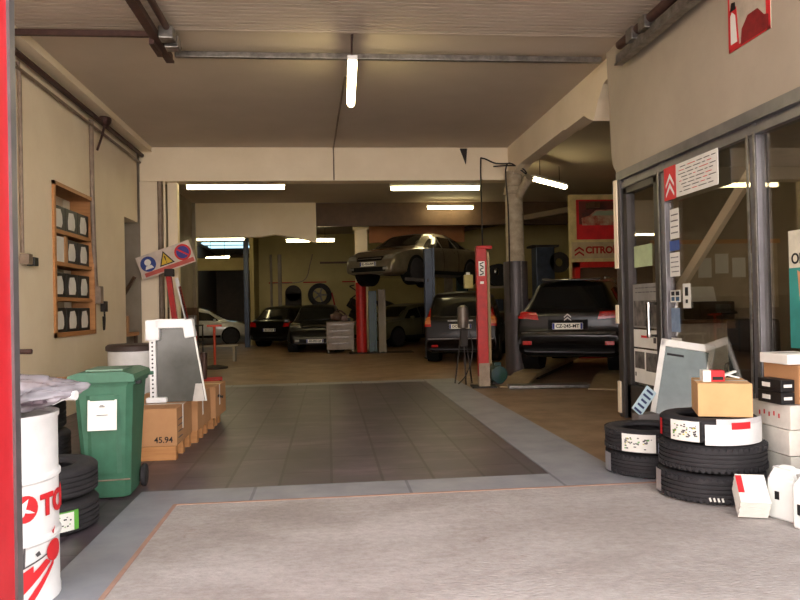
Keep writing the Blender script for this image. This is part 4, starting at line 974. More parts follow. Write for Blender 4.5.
# ------------------------------------------------------------------ cars
# rows: (y, top, belt, half width, underside); y runs from tail (0) to nose
KIND = {
 'suv': dict(L=4.3, H=1.63, rows=[(0.10, .42, .40, .78, .33), (0.02, .52, .50, .83, .30), (0.0, .64, .62, .86, .28), (0.05, .74, .72, .88, .27), (0.09, 1.02, 1.0, .89, .26), (0.16, 1.10, 1.03, .89, .25),
      (0.42, 1.50, 1.05, .89, .25), (0.56, 1.585, 1.04, .89, .25), (1.2, 1.63, 1.02, .895, .24), (2.1, 1.62, 1.0, .90, .24), (2.62, 1.52, .98, .90, .24), (3.25, 1.10, .97, .90, .24), (3.8, 1.0, .92, .88, .25), (4.12, .90, .86, .84, .26), (4.25, .72, .70, .80, .28), (4.3, .50, .48, .74, .32)],
      roofw=.60, wheel=.345, ax=(0.80, 3.42)),
 'mpv': dict(L=4.5, H=1.72, rows=[(0.08, .42, .40, .76, .30), (0.0, .55, .53, .82, .27), (0.0, .68, .66, .85, .26), (0.05, 1.02, 1.0, .87, .25), (0.1, 1.10, 1.03, .87, .24),
      (0.26, 1.58, 1.05, .87, .24), (0.38, 1.68, 1.04, .87, .24), (1.2, 1.72, 1.02, .88, .23), (2.3, 1.69, 1.0, .88, .23), (2.8, 1.56, .98, .88, .23), (3.65, 1.08, .96, .88, .24), (4.1, .95, .9, .86, .25), (4.4, .74, .72, .80, .27), (4.5, .48, .46, .72, .30)],
      roofw=.66, wheel=.32, ax=(0.78, 3.6)),
 'hatch': dict(L=4.1, H=1.50, rows=[(0.08, .40, .38, .74, .28), (0.0, .52, .50, .80, .25), (0.0, .66, .64, .83, .24), (0.06, .92, .90, .85, .23), (0.12, .98, .92, .85, .22),
      (0.50, 1.36, .95, .85, .22), (0.66, 1.45, .94, .85, .22), (1.3, 1.50, .92, .86, .21), (2.1, 1.47, .91, .86, .21), (2.5, 1.36, .90, .86, .21), (3.15, .98, .88, .86, .22), (3.65, .88, .82, .84, .23), (3.98, .72, .70, .78, .25), (4.1, .45, .43, .70, .28)],
      roofw=.58, wheel=.31, ax=(0.72, 3.3)),
 'sedan': dict(L=4.7, H=1.46, rows=[(0.10, .42, .40, .76, .28), (0.0, .55, .53, .82, .24), (0.0, .70, .68, .86, .23), (0.06, .98, .95, .88, .22), (0.45, 1.04, .98, .89, .21),
      (0.75, 1.10, .97, .895, .21), (1.45, 1.38, .95, .90, .20), (1.85, 1.45, .94, .90, .20), (2.4, 1.46, .93, .90, .20), (2.9, 1.38, .92, .90, .20), (3.65, 1.0, .90, .90, .21), (4.2, .88, .83, .87, .22), (4.55, .72, .70, .80, .24), (4.68, .56, .54, .74, .25), (4.7, .42, .40, .68, .27)],
      roofw=.58, wheel=.33, ax=(0.9, 3.75)),
}
def interp_rows(rows, sub=4):
    out = []
    n = len(rows)
    for i in range(n - 1):
        p1 = rows[i]; p2 = rows[i + 1]; p0 = rows[max(i - 1, 0)]; p3 = rows[min(i + 2, n - 1)]
        for k in range(sub):
            t = k / sub; v = []
            for c in range(5):
                a, b, d, e = p0[c], p1[c], p2[c], p3[c]
                h = 0.5 * ((2 * b) + (d - a) * t + (2 * a - 5 * b + 4 * d - e) * t * t + (3 * b - a - 3 * d + e) * t ** 3)
                l = b + (d - b) * t
                v.append(0.45 * h + 0.55 * l)
            out.append(v)
    out.append(list(rows[-1])); return out
def make_car(kind, name, label, paint, loc, rz, cat='car', front=True, rear=True, plate=None, lower=None, tails=(), group=None, mirror=True, sides=(1, -1), badge=None):
    K = KIND[kind]; L = K['L']; c0 = L / 2
    o = thing(name, label, cat, loc, rz, group)
    t = MB(); bm = t.bm; rings = []
    for (y, top, belt, hw, zb) in interp_rows(K['rows']):
        g = max(0.0, min(1.0, (top - belt) / 0.5)); gs = g ** 0.8
        hh = belt - zb
        rail = belt + (top - belt) * (0.35 + 0.5 * g)
        rw = hw * 0.93 * (1 - gs) + K['roofw'] * gs
        half = [(0, zb), (hw * 0.80, zb), (hw * 0.955, zb + 0.12 * hh), (hw * 0.99, zb + 0.3 * hh), (hw, zb + 0.6 * hh), (hw * 0.985, zb + 0.85 * hh), (hw * 0.955, belt),
                (hw * 0.925, belt + (rail - belt) * 0.12), ((hw * 0.92 + rw * 1.0) / 2 + 0.012, (belt + rail) / 2), (rw, rail), (rw * 0.90, rail + (top - rail) * 0.62), (rw * 0.62, top - 0.012 * (1 + g)), (rw * 0.3, top - 0.003), (0, top)]
        pts = half + [(-x, z) for x, z in half[1:-1]][::-1]
        rings.append([bm.verts.new((x, y - c0, z)) for x, z in pts])
    n = len(rings[0])
    for A, B in zip(rings, rings[1:]):
        for k in range(n): bm.faces.new((A[k], A[(k + 1) % n], B[(k + 1) % n], B[k]))
    bm.faces.new(rings[0]); bm.faces.new(rings[-1])
    body = t.build('body', paint, o, smooth=True, ang=50)
    bb = bmesh.new(); bb.from_mesh(body.data); bvh = BVHTree.FromBMesh(bb)
    def hit(face, a, b):
        if face == 'rear': r = bvh.ray_cast(Vector((a, -c0 - 2, b)), Vector((0, 1, 0)))
        elif face == 'front': r = bvh.ray_cast(Vector((a, c0 + 2, b)), Vector((0, -1, 0)))
        elif face == 'right': r = bvh.ray_cast(Vector((3, a, b)), Vector((-1, 0, 0)))
        elif face == 'left': r = bvh.ray_cast(Vector((-3, a, b)), Vector((1, 0, 0)))
        else: r = bvh.ray_cast(Vector((a, b, 5)), Vector((0, 0, -1)))
        return r
    DV = {'rear': Vector((0, -1, 0)), 'front': Vector((0, 1, 0)), 'right': Vector((1, 0, 0)), 'left': Vector((-1, 0, 0)), 'top': Vector((0, 0, 1))}
    def patch(face, quad, m, nm, off=0.008, nu=10, nv=6, parent=None):
        tt = MB(); G = []
        for i in range(nu + 1):
            row = []
            for j in range(nv + 1):
                u, v = i / nu, j / nv
                a = (1 - u) * (1 - v) * quad[0][0] + u * (1 - v) * quad[1][0] + u * v * quad[2][0] + (1 - u) * v * quad[3][0]
                b = (1 - u) * (1 - v) * quad[0][1] + u * (1 - v) * quad[1][1] + u * v * quad[2][1] + (1 - u) * v * quad[3][1]
                r = hit(face, a, b)
                if r[0] is None: row.append(None); continue
                N = r[1] if r[1].dot(DV[face]) > 0 else -r[1]
                row.append((tt.bm.verts.new(r[0] + N * off), tt.bm.verts.new(r[0] - N * 0.01)))
            G.append(row)
        for i in range(nu):
            for j in range(nv):
                q = [G[i][j], G[i + 1][j], G[i + 1][j + 1], G[i][j + 1]]
                if all(q):
                    tt.bm.faces.new([x[0] for x in q])
                    for (ii, aa, bb2) in ((j == 0, 0, 1), (i == nu - 1, 1, 2), (j == nv - 1, 2, 3), (i == 0, 3, 0)):
                        if ii: tt.bm.faces.new((q[aa][0], q[bb2][0], q[bb2][1], q[aa][1]))
        return tt.build(nm, m, parent or o, smooth=True, ang=40)
    R = K['rows']
    belt = 1.0
    Y = lambda v: v - c0
    # windows
    if kind == 'suv':
        patch('rear', [(-.66, 1.09), (.66, 1.09), (.54, 1.47), (-.54, 1.47)], m_carglass, 'rear_window')
        patch('front', [(-.70, 1.13), (.70, 1.13), (.54, 1.50), (-.54, 1.50)], m_carglass, 'windscreen')
        sw = [[(0.62, 1.10), (1.35, 1.08), (1.35, 1.47), (0.78, 1.42)], [(1.42, 1.08), (2.1, 1.06), (2.1, 1.46), (1.42, 1.47)], [(2.17, 1.06), (3.0, 1.05), (2.62, 1.38), (2.17, 1.45)]]
    elif kind == 'mpv':
        patch('rear', [(-.70, 1.10), (.70, 1.10), (.60, 1.54), (-.60, 1.54)], m_carglass, 'rear_window')
        patch('front', [(-.70, 1.13), (.70, 1.13), (.60, 1.55), (-.60, 1.55)], m_carglass, 'windscreen')
        sw = [[(0.4, 1.10), (1.3, 1.08), (1.3, 1.55), (0.5, 1.50)], [(1.38, 1.08), (2.2, 1.06), (2.2, 1.55), (1.38, 1.55)], [(2.28, 1.06), (3.3, 1.04), (2.75, 1.42), (2.28, 1.53)]]
    elif kind == 'hatch':
        patch('rear', [(-.62, .99), (.62, .99), (.52, 1.33), (-.52, 1.33)], m_carglass, 'rear_window')
        patch('front', [(-.66, 1.01), (.66, 1.01), (.52, 1.36), (-.52, 1.36)], m_carglass, 'windscreen')
        sw = [[(0.62, 1.0), (1.25, .98), (1.25, 1.33), (0.82, 1.28)], [(1.32, .98), (1.95, .96), (1.95, 1.33), (1.32, 1.34)], [(2.02, .96), (2.85, .94), (2.45, 1.24), (2.02, 1.32)]]
    else:
        patch('rear', [(-.64, 1.09), (.64, 1.09), (.54, 1.36), (-.54, 1.36)], m_carglass, 'rear_window')
        patch('front', [(-.68, 1.02), (.68, 1.02), (.52, 1.36), (-.52, 1.36)], m_carglass, 'windscreen')
        sw = [[(1.0, 1.02), (1.55, 1.01), (1.65, 1.30), (1.35, 1.24)], [(1.62, 1.01), (2.35, .99), (2.35, 1.32), (1.72, 1.31)], [(2.42, .99), (3.3, .96), (2.85, 1.22), (2.42, 1.31)]]
    for f in ('right', 'left'):
        for q in sw: patch(f, [(Y(a), b) for a, b in q], m_carglass, 'side_window')
        # door seams and handles
        s_ = 1 if f == 'right' else -1
        for q in sw[1:]:
            yy = Y(q[0][0] - 0.035)
            patch(f, [(yy - .008, .35), (yy + .008, .35), (yy + .008, .95), (yy - .008, .95)], m_trim, 'door_seam', off=0.004, nu=1)
            patch(f, [(yy + .06, .86), (yy + .24, .86), (yy + .24, .89), (yy + .06, .89)], paint, 'door_handle', off=0.03, nu=3, nv=2)
        zb0 = K['rows'][8][4]
        patch(f, [(Y(1.2), zb0 + .06), (Y(L - 1.2), zb0 + .06), (Y(L - 1.2), zb0 + .15), (Y(1.2), zb0 + .15)], m_trim, 'sill_trim', off=0.012)
        if mirror:
            MB().box((s_ * 0.99, Y(sw[2][1][0] - 0.18), sw[2][1][1] + 0.03), (0.18, 0.10, 0.12), bev=0.035, rot=(0, 0, s_ * 0.15)).build('door_mirror', paint, o, smooth=True)
    # wheels
    wr = K['wheel']
    for yy in K['ax']:
        for f, s_ in (('right', 1), ('left', -1)):
            hw = 0.86
            rr = hit(f, Y(yy), 0.62); xo = rr[0].x if rr[0] is not None else s_ * 0.86
            ax = abs(xo) + 0.012
            t = MB(); t.cyl((s_ * (ax - 0.3), Y(yy), wr + .015), (s_ * (ax - 0.005), Y(yy), wr + .015), wr + 0.065, seg=36)
            t.build('wheel_arch', m_trim, o, smooth=True, ang=30)
            wl = MB().lathe([(wr - .11, -.10), (wr - .05, -.11), (wr - .01, -.10), (wr, -.08), (wr, .08), (wr - .01, .10), (wr - .05, .115), (wr - .11, .105)], 36, axis='X', c=(s_ * (ax - 0.085), Y(yy), wr)).build('wheel', m_rubber, o, smooth=True)
            t = MB().lathe([(wr - .13, .08), (wr - .11, .10), (wr - .105, .085)] if s_ > 0 else [(wr - .13, -.08), (wr - .11, -.10), (wr - .105, -.085)], 32, axis='X', c=(s_ * (ax - 0.085), Y(yy), wr))
            for k in range(6):
                a = k * PI / 3 + 0.3
                t.bar((s_ * (ax - 0.002), Y(yy), wr), (s_ * (ax - 0.002), Y(yy) + (wr - .11) * math.cos(a), wr + (wr - .11) * math.sin(a)), 0.045, 0.02, up=(1, 0, 0))
            t.cyl((s_ * (ax - 0.03), Y(yy), wr), (s_ * (ax + 0.012), Y(yy), wr), 0.05)
            t.build('alloy_rim', m_rim, wl, smooth=True)
    # tail / nose furniture
    def plate_at(face, z, txt, w=0.52, h=0.11):
        r = hit(face, 0, z); y = r[0].y if r[0] is not None else (-c0 if face == 'rear' else c0)
        s_ = -1 if face == 'rear' else 1
        p = MB().box((0, y + s_ * 0.02, z), (w, 0.016, h), bev=0.006).build('number_plate', m_plate, o)
        fx = s_ * -1
        t = MB()
        for sd in (-1, 1): t.box((sd * (w / 2 - 0.022), y + s_ * 0.029, z), (0.036, 0.003, h - 0.01))
        t.build('plate_band', m_navy, p)
        text(txt, 0.082, m_ink, p, mx=frame_mx((0, y + s_ * 0.030, z), (fx, 0, 0), (0, 0, 1)), name='plate_lettering', bold=0.002)
    if rear:
        if kind == 'suv':
            for s_ in (-1, 1):
                patch('rear', [(s_ * .50, .90), (s_ * .86, .93), (s_ * .86, 1.04), (s_ * .54, 1.02)], m_tail, 'tail_lamp', off=0.02)
                patch('right' if s_ > 0 else 'left', [(Y(.06), .94), (Y(.42), .96), (Y(.36), 1.0), (Y(.10), 1.0)], m_tail, 'tail_lamp', off=0.012)
                MB().box((s_ * .70, -c0 + 0.03, .50), (0.16, 0.05, 0.07), bev=0.01).build('fog_reflector', m_tail, o)
            patch('rear', [(-.80, .66), (.80, .66), (.80, .685), (-.80, .685)], m_galv, 'bumper_strip', off=0.012)
            patch('rear', [(-.76, .36), (.76, .36), (.78, .47), (-.78, .47)], m_trim, 'bumper_valance', off=0.008)
            patch('rear', [(-.34, .73), (.34, .73), (.34, .90), (-.34, .90)], m_trim, 'plate_recess', off=0.004)
            MB().bar((0, -c0 + 0.16, 1.12), (-0.42, -c0 + 0.22, 1.17), 0.015, 0.015).build('rear_wiper', m_trim, o)
            MB().box((0, -c0 + 0.52, 1.60), (1.0, 0.24, 0.03), bev=0.012, rot=(0.06, 0, 0)).build('roof_spoiler', paint, o)
            for s_ in (-1, 1): MB().tube([(s_ * .55, -c0 + .75, 1.60), (s_ * .56, -c0 + .9, 1.645), (s_ * .56, -c0 + 2.2, 1.64), (s_ * .55, -c0 + 2.4, 1.585)], 0.015).build('roof_rail', m_galv, o, smooth=True)
        elif kind == 'mpv':
            for s_ in (-1, 1):
                patch('rear', [(s_ * .70, .86), (s_ * .85, .86), (s_ * .80, 1.36), (s_ * .73, 1.30)], m_tail, 'tail_lamp', off=0.02)
                patch('rear', [(s_ * .71, .92), (s_ * .84, .92), (s_ * .82, 1.08), (s_ * .72, 1.08)], m_amber, 'reversing_lamp', off=0.025)
                MB().box((s_ * .62, -c0 + 0.03, .40), (0.16, 0.04, 0.06), bev=0.01).build('fog_reflector', m_tail, o)
            patch('rear', [(-.78, .56), (.78, .56), (.78, .58), (-.78, .58)], m_galv, 'bumper_strip', off=0.012)
            patch('rear', [(-.30, .98), (.30, .98), (.30, 1.01), (-.30, 1.01)], m_galv, 'tailgate_strip', off=0.014)
        else:
            for s_ in (-1, 1):
                patch('rear', [(s_ * .56, .72), (s_ * .80, .74), (s_ * .82, .90), (s_ * .60, .88)], m_tail, 'tail_lamp', off=0.02)
            patch('rear', [(-.72, .30), (.72, .30), (.74, .42), (-.74, .42)], m_trim, 'bumper_valance', off=0.01)
        if plate and plate[0] == 'rear': plate_at('rear', plate[2], plate[1])
    if front:
        zt = [r for r in R][-3][1]
        for s_ in (-1, 1):
            patch('front', [(s_ * .44, zt - .12), (s_ * .72, zt - .10), (s_ * .78, zt + .06), (s_ * .50, zt + .0)], m_head, 'head_lamp', off=0.015)
            patch('front', [(s_ * .48, .34), (s_ * .62, .34), (s_ * .62, .41), (s_ * .48, .41)], m_head, 'fog_lamp', off=0.015)
        patch('front', [(-.40, zt - .14), (.40, zt - .14), (.42, zt - .03), (-.42, zt - .03)], m_trim, 'grille', off=0.010)
        patch('front', [(-.55, .30), (.55, .30), (.58, .42), (-.58, .42)], m_trim, 'air_intake', off=0.006)
        patch('front', [(-.38, zt - .095), (.38, zt - .095), (.38, zt - .075), (-.38, zt - .075)], m_chrome, 'grille_bar', off=0.018, nv=2)
        if plate and plate[0] == 'front': plate_at('front', plate[2], plate[1])
    if badge:
        zb_ = badge; r = hit('rear', 0, zb_); y = r[0].y - 0.012
        t = MB()
        for dz in (0, 0.055):
            for s_ in (-1, 1): t.prism([(0, zb_ + dz + .03), (s_ * .06, zb_ + dz - .02), (s_ * .06, zb_ + dz - .045), (0, zb_ + dz + .005)], 'Y', y - 0.01, y)
        t.build('chevron_badge', m_galv, o)
    bb.free()
    return o

make_car('suv', 'sport_utility_car', 'black sport utility car seen from behind on the ramp, plate CZ-245-MT', m_carblack, (5.10, 13.89, 0.17), -0.50, plate=('rear', 'CZ-245-MT', .79), badge=0.92)
make_car('mpv', 'family_car', 'black tall family car from behind, plate DC-295-NJ, beside the red lift post', m_carred, (3.74, 18.95, 0.0), -0.29, plate=('rear', 'DC-295-NJ', .86))
make_car('sedan', 'raised_car', 'grey beige hatch saloon raised high on the two-post lift', m_cargrey, (2.6, 20.5, 1.98), math.radians(139), plate=('front', 'EL-153-AW', .50))
make_car('hatch', 'hatchback', 'grey green hatchback parked under the raised car', m_carsilver, (2.72, 26.2, 0.0), math.radians(133))
make_car('hatch', 'hatchback', 'dark hatchback at the far left showing its tail, plate BV-117-LF', m_carblack, (-1.15, 27.95, 0.0), math.radians(-28), plate=('rear', 'BV-117-LF', .62))
sal = make_car('hatch', 'saloon_car', 'black car facing the camera with a glossy bonnet, left of the tool trolley', m_carblack, (-0.33, 24.0, 0.0), math.radians(177), plate=('front', 'AR-350-QP', .36))
sal.scale = (1, 0.87, 1)
make_car('hatch', 'hatchback', 'white car in the dim bay at the far left', m_carwhite, (-5.3, 30.4, 0.0), math.radians(-82))

# ramp lift under the black SUV
o = thing('ramp_lift', 'low steel ramp lift under the black sport utility car', 'car lift', (5.10, 13.89, 0), -0.50)
for s_ in (-1, 1):
    MB().box((s_ * 0.70, -0.1, 0.13), (0.42, 4.4, 0.07), bev=0.01).build('runway', mat('worn_steel_plate', (158, 138, 104), 0.5, 0.2, col2=(120, 102, 76), scale=5, amt=1), o)
    t = MB().prism([(-3.25, 0.01), (-2.3, 0.10), (-2.3, 0.165), (-3.25, 0.03)], 'X', s_ * 0.70 - 0.21, s_ * 0.70 + 0.21); t.build('ramp', MATS['worn_steel_plate'], o)
    MB().box((s_ * 0.72, 0.0, 0.05), (0.3, 3.6, 0.09)).build('base_beam', m_dark, o)
tag(MB().box((3.5, 11.3, 0.035), (1.3, 0.35, 0.05), rot=(0, 0, -0.12), bev=0.01).build('floor_plate', m_galv), 'flat steel strip on the floor behind the black sport utility car', 'plate')

# red lift post
o = thing('lift_post', 'bright red lift post in front of the black family car', 'lift post', (2.53, 11.72, 0), -0.1, 'two-post lifts')
MB().box((0, 0, 1.24), (0.17, 0.2, 2.12), bev=0.01).build('column_body', m_redsteel, o)
MB().box((0.01, 0, 0.2), (0.18, 0.21, 0.40), bev=0.01).build('pale_foot', mat('scuffed_grey', (168, 152, 130), 0.6, col2=(120, 100, 80), scale=8, amt=1), o)
MB().box((0.115, 0, 1.3), (0.05, 0.1, 1.85), bev=0.005).build('guide_rail', mat('brass_rail', (130, 108, 72), 0.5, 0.4), o)
MB().box((0.05, 0, 2.3), (0.26, 0.22, 0.06), bev=0.02).build('top_cap', m_redsteel, o)
t = MB().box((0.0, 0, 0.01), (0.4, 0.4, 0.02)); t.build('base_plate', m_dark, o)
s = MB().box((0.0, -0.102, 1.95), (0.10, 0.004, 0.24)).build('white_label', m_paper, o)
text('OMCN', 0.075, m_ink, s, mx=frame_mx((0.0, -0.105, 1.95), (0, 0, 1), (-1, 0, 0)), bold=0.001) if False else None
t = MB()
for k in range(5): t.box((0.0, -0.105, 1.86 + 0.045 * k), (0.07, 0.002, 0.018), rot=(0, 0.5 if k % 2 else -0.4, 0))
t.build('label_print', m_ink, s)
MB().box((0.0, -0.102, 1.72), (0.06, 0.004, 0.04)).build('small_label', m_paper, o)
o = thing('electric_motor', 'teal green motor unit at the foot of the red lift post', 'motor', (2.86, 12.15, 0))
t = MB().lathe([(0.02, -0.2), (0.14, -0.19), (0.15, -0.1), (0.15, 0.12), (0.12, 0.18), (0.02, 0.2)], 22, axis='Y', c=(0, 0, 0.17)); t.build('motor_body', m_teal, o, smooth=True)
MB().bb((-0.12, -0.15, 0), (0.12, 0.15, 0.04)).build('foot', m_dark, o); MB().box((0, 0, 0.33), (0.12, 0.14, 0.08), bev=0.01).build('terminal_box', m_teal, o)
o = thing('gas_trolley', 'dark apparatus on a tripod left of the red lift post', 'apparatus', (2.30, 12.2, 0))
MB().lathe([(0.02, 0.95), (0.09, 0.97), (0.10, 1.2), (0.09, 1.32), (0.03, 1.36)], 18).build('cylinder', mat('dull_grey', (110, 100, 88), 0.4, 0.3), o, smooth=True)
MB().box((0, -0.06, 0.8), (0.12, 0.1, 0.3), bev=0.02).build('gauge_box', m_dark, o)
for k in range(3):
    a = 2 * PI * k / 3 + 0.5; MB().tube([(0.03 * math.cos(a), 0.03 * math.sin(a), 0.95), (0.17 * math.cos(a), 0.17 * math.sin(a), 0.01)], 0.014, smooth=False).build('leg', m_dark, o)
MB().tube([(0.08, -0.05, 0.95), (0.14, -0.1, 0.6), (0.02, -0.14, 0.2), (-0.14, -0.2, 0.03)], 0.010).build('hose', m_black, o, smooth=True)

def lift_post(loc, h, m, label, rnd=False, arm=None, w=0.26, rz=0.0):
    o = thing('lift_post', label, 'lift post', loc, rz, 'two-post lifts')
    if rnd: MB().cyl((0, 0, 0.02), (0, 0, h), w / 2, seg=28).build('column_body', m, o, smooth=True)
    else: 
        t = MB().box((0, 0.03, h / 2 + 0.01), (w, 0.14, h - 0.02), bev=0.01); t.box((-w / 2 + 0.03, -0.08, h / 2 + 0.01), (0.05, 0.14, h - 0.02)); t.box((w / 2 - 0.03, -0.08, h / 2 + 0.01), (0.05, 0.14, h - 0.02)); t.build('column_body', m, o)
    MB().box((0, 0, 0.015), (w * 1.15, w * 1.15, 0.03)).build('base_plate', m_dark, o)
    if arm:
        az, ends = arm
        for e in ends: MB().bar((0, 0, az), e, 0.12, 0.09, bev=0.01).build('lift_arm', m_dark, o)
    return o
lift_post((2.62, 18.5, 0), 2.85, m_bluegrey, 'blue grey lift post right in front of the wheel of the raised car', arm=(2.02, [(-0.6, 0.2, 2.08), (0.15, 0.9, 2.08)]))
lift_post((0.98, 21.45, 0), 2.1, m_redsteel, 'round red lift post under the nose of the raised car', rnd=True, w=0.31)
lift_post((1.33, 21.75, 0), 1.85, m_teal, 'teal lift post beside the round red post', w=0.24)
lift_post((1.59, 21.4, 0), 1.88, m_grey_wall, 'pale grey post right beside the teal post under the raised car', w=0.22)
lift_post((4.42, 23.5, 0), 3.15, m_teal, 'teal lift post behind the black family car', w=0.36)
lift_post((3.98, 23.6, 0), 3.1, mat('dusty_cream', (172, 160, 130), 0.6), 'pale dusty post left of the rear teal post', w=0.26)
tag(MB().bb((0.6, 21.1, 0.0), (2.5, 21.95, 0.012)).build('floor_plate', m_dark), 'dark floor plate under the red and teal lift posts', 'plate')
o = thing('oil_canister', 'cream canister hanging left of the red lift post', 'canister', (3.42, 17.35, 1.76))
MB().box((0, 0, 0.17), (0.22, 0.16, 0.34), bev=0.03).build('canister_body', mat('cream_plastic', (206, 192, 130), 0.4), o, smooth=True); MB().cyl((0, 0, 0.34), (0, 0, 0.4), 0.05).build('cap', m_white, o)

# tool trolley
o = thing('tool_trolley', 'grey tool trolley on castors in front of the dark cars', 'trolley', (0.34, 21.75, 0), 0.02)
MB().box((0, 0, 0.53), (0.82, 0.5, 0.84), bev=0.02).build('cabinet', mat('trolley_grey', (142, 128, 112), 0.5), o)
for k in range(4): 
    dd = MB().box((0, -0.255, 0.24 + 0.19 * k), (0.76, 0.012, 0.17), bev=0.003).build('drawer', MATS['trolley_grey'], o)
    MB().box((0, -0.27, 0.30 + 0.19 * k), (0.5, 0.02, 0.015)).build('drawer_pull', m_galv, dd)
for sx in (-1, 1):
    for sy in (-1, 1): MB().lathe([(0.01, -0.02), (0.06, -0.02), (0.06, 0.02), (0.01, 0.02)], 18, axis='X', c=(sx * 0.36, sy * 0.18, 0.06)).build('castor', m_galv, o)
MB().tube([(0.41, -0.2, 0.9), (0.5, -0.2, 0.95), (0.5, 0.2, 0.95), (0.41, 0.2, 0.9)], 0.014).build('push_bar', m_galv, o)
o = thing('removed_engine', 'greasy engine parts resting on the tool trolley', 'engine', (0.32, 21.8, 0.955))
t = MB().sph((-0.05, 0, 0.14), (0.18, 0.15, 0.14), 14); t.box((0.16, 0, 0.1), (0.2, 0.2, 0.18), bev=0.03); t.cyl((-0.25, 0, 0.12), (-0.12, 0, 0.15), 0.1); t.tube([(-0.2, 0, 0.2), (0, 0.02, 0.33), (0.2, 0, 0.2)], 0.025)
t.build('engine_block', mat('greasy_metal', (110, 84, 72), 0.5), o, smooth=True)

# back wall fittings
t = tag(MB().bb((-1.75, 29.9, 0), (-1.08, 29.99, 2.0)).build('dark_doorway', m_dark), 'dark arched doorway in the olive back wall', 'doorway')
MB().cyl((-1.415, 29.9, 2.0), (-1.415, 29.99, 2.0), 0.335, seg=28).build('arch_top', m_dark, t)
o = thing('spare_tyre', 'tyre with an alloy rim hanging on the back wall', 'tyre', (-0.35, 29.8, 1.9), rot=(PI / 2 - 0.1, 0, 0.2))
tyre_mb(0.48, 0.2, 0.3, seg=32).build('tyre_carcass', m_rubber, o, smooth=True)
t = MB().cyl((0, 0, 0.08), (0, 0, 0.11), 0.08)
for k in range(5): t.bar((0, 0, 0.1), (0.3 * math.cos(k * 1.2566), 0.3 * math.sin(k * 1.2566), 0.1), 0.07, 0.03)
t.build('alloy_rim', m_galv, o)
tag(MB().bar((0.32, 29.9, 1.25), (0.16, 29.9, 2.0), 0.16, 0.06).build('red_bracket', m_redsteel), 'red bracket leaning on the back wall right of the hung tyre', 'bracket')
t = MB().bar((0.9, 29.9, 1.7), (1.7, 29.9, 2.25), 0.08, 0.05); t.bar((1.7, 29.9, 1.7), (0.9, 29.9, 2.25), 0.08, 0.05); t.bar((0.9, 29.9, 2.25), (1.1, 29.9, 2.3), 0.05, 0.05)
tag(t.build('crossed_bracket', m_dark), 'dark crossed bracket on the back wall', 'bracket')
o = thing('engine_pile', 'heap of dark car parts against the back wall', 'car parts', (1.75, 29.2, 0)); o['kind'] = 'stuff'
t = MB(); rr = random.Random(9)
for k in range(40): t.box((rr.uniform(-0.9, 0.9), rr.uniform(-0.4, 0.4), rr.uniform(0.1, 1.7)), (rr.uniform(0.2, 0.6), rr.uniform(0.2, 0.5), rr.uniform(0.1, 0.4)), rot=(rr.random(), rr.random(), rr.random()), bev=0.03)
t.build('scrap_heap', m_dark, o)
tag(MB().bb((1.35, 23.0, 3.42), (4.45, 23.1, 4.43)).build('mezzanine_board', mat('orange_board', (170, 112, 66), 0.7, col2=(140, 88, 50), scale=2, amt=1)), 'long orange brown board hung across the rear hall', 'board')
o = struct(MB().bb((0.90, 23.1, 0), (1.30, 23.45, 4.1), bev=0.01).build('column', m_plaster), 'cream rear column behind the raised car nose'); 
struct(MB().bb((0.84, 23.05, 3.85), (1.36, 23.5, 4.0), bev=0.01).build('trim_11', m_plaster), 'capital of the cream rear column')
struct(MB().bb((-3.02, 26.5, 0), (-2.86, 26.75, CZ)).build('column', m_bluegrey), 'blue grey steel column at the mouth of the dim bay')
t = MB().tube([(-2.2, 29.76, 2.42), (-1.0, 29.76, 2.5), (-0.7, 29.76, 3.2), (-0.6, 29.82, 3.6)], 0.02)
tag(t.build('hose', m_pipe), 'hose sagging across the back wall', 'hose')
for k, (x, lb) in enumerate(((-2.3, 'thin pipe on the back wall near the dim bay'), (-1.95, 'thicker pipe on the back wall, second from the dim bay'))):
    tag(MB().cyl((x, 29.9, 0), (x, 29.9, 3.6), 0.05 + 0.03 * k).build('wall_pipe', m_grey_wall), lb, 'pipe')
for k, x in enumerate((-1.9, -0.5, 1.1)):
    tag(MB().bb((x - 0.5, 29.93, 2.42), (x + 0.45, 29.99, 2.47)).build('wall_strip', m_redsteel), ['red strip above the dark arched doorway', 'red strip above the hung tyre', 'red strip above the crossed bracket'][k], 'strip')
tag(MB().bb((-0.3, 29.85, 3.2), (9, 29.95, 3.28)).build('wall_rail', m_brown), 'brown rail along the back wall', 'rail')
# diagonal duct and pipes in the right part
tag(MB().bar((2.6, 29.5, 4.0), (6.6, 17.0, 3.75), 0.16, 0.14).build('ceiling_duct', m_brown), 'dark beam running back under the ceiling right of the raised car', 'beam')
for k, (x, y, lb) in enumerate(((4.1, 24.4, 'thin grey post behind the red lift post'), (5.5, 20.4, 'thin grey post right of the round column'))):
    tag(MB().cyl((x, y, 0), (x, y, CZ), 0.05).build('steel_post', m_grey_wall), lb, 'post')
struct(MB().bb((3.9, 25.2, 0), (9.0, 25.35, CZ)).build('wall_back', m_olive), 'olive partition behind the lifts')
struct(MB().bb((4.0, 25.1, 0), (9.0, 25.2, 1.55)).build('baseboard_back', m_brown), 'brown lower part of the olive partition')
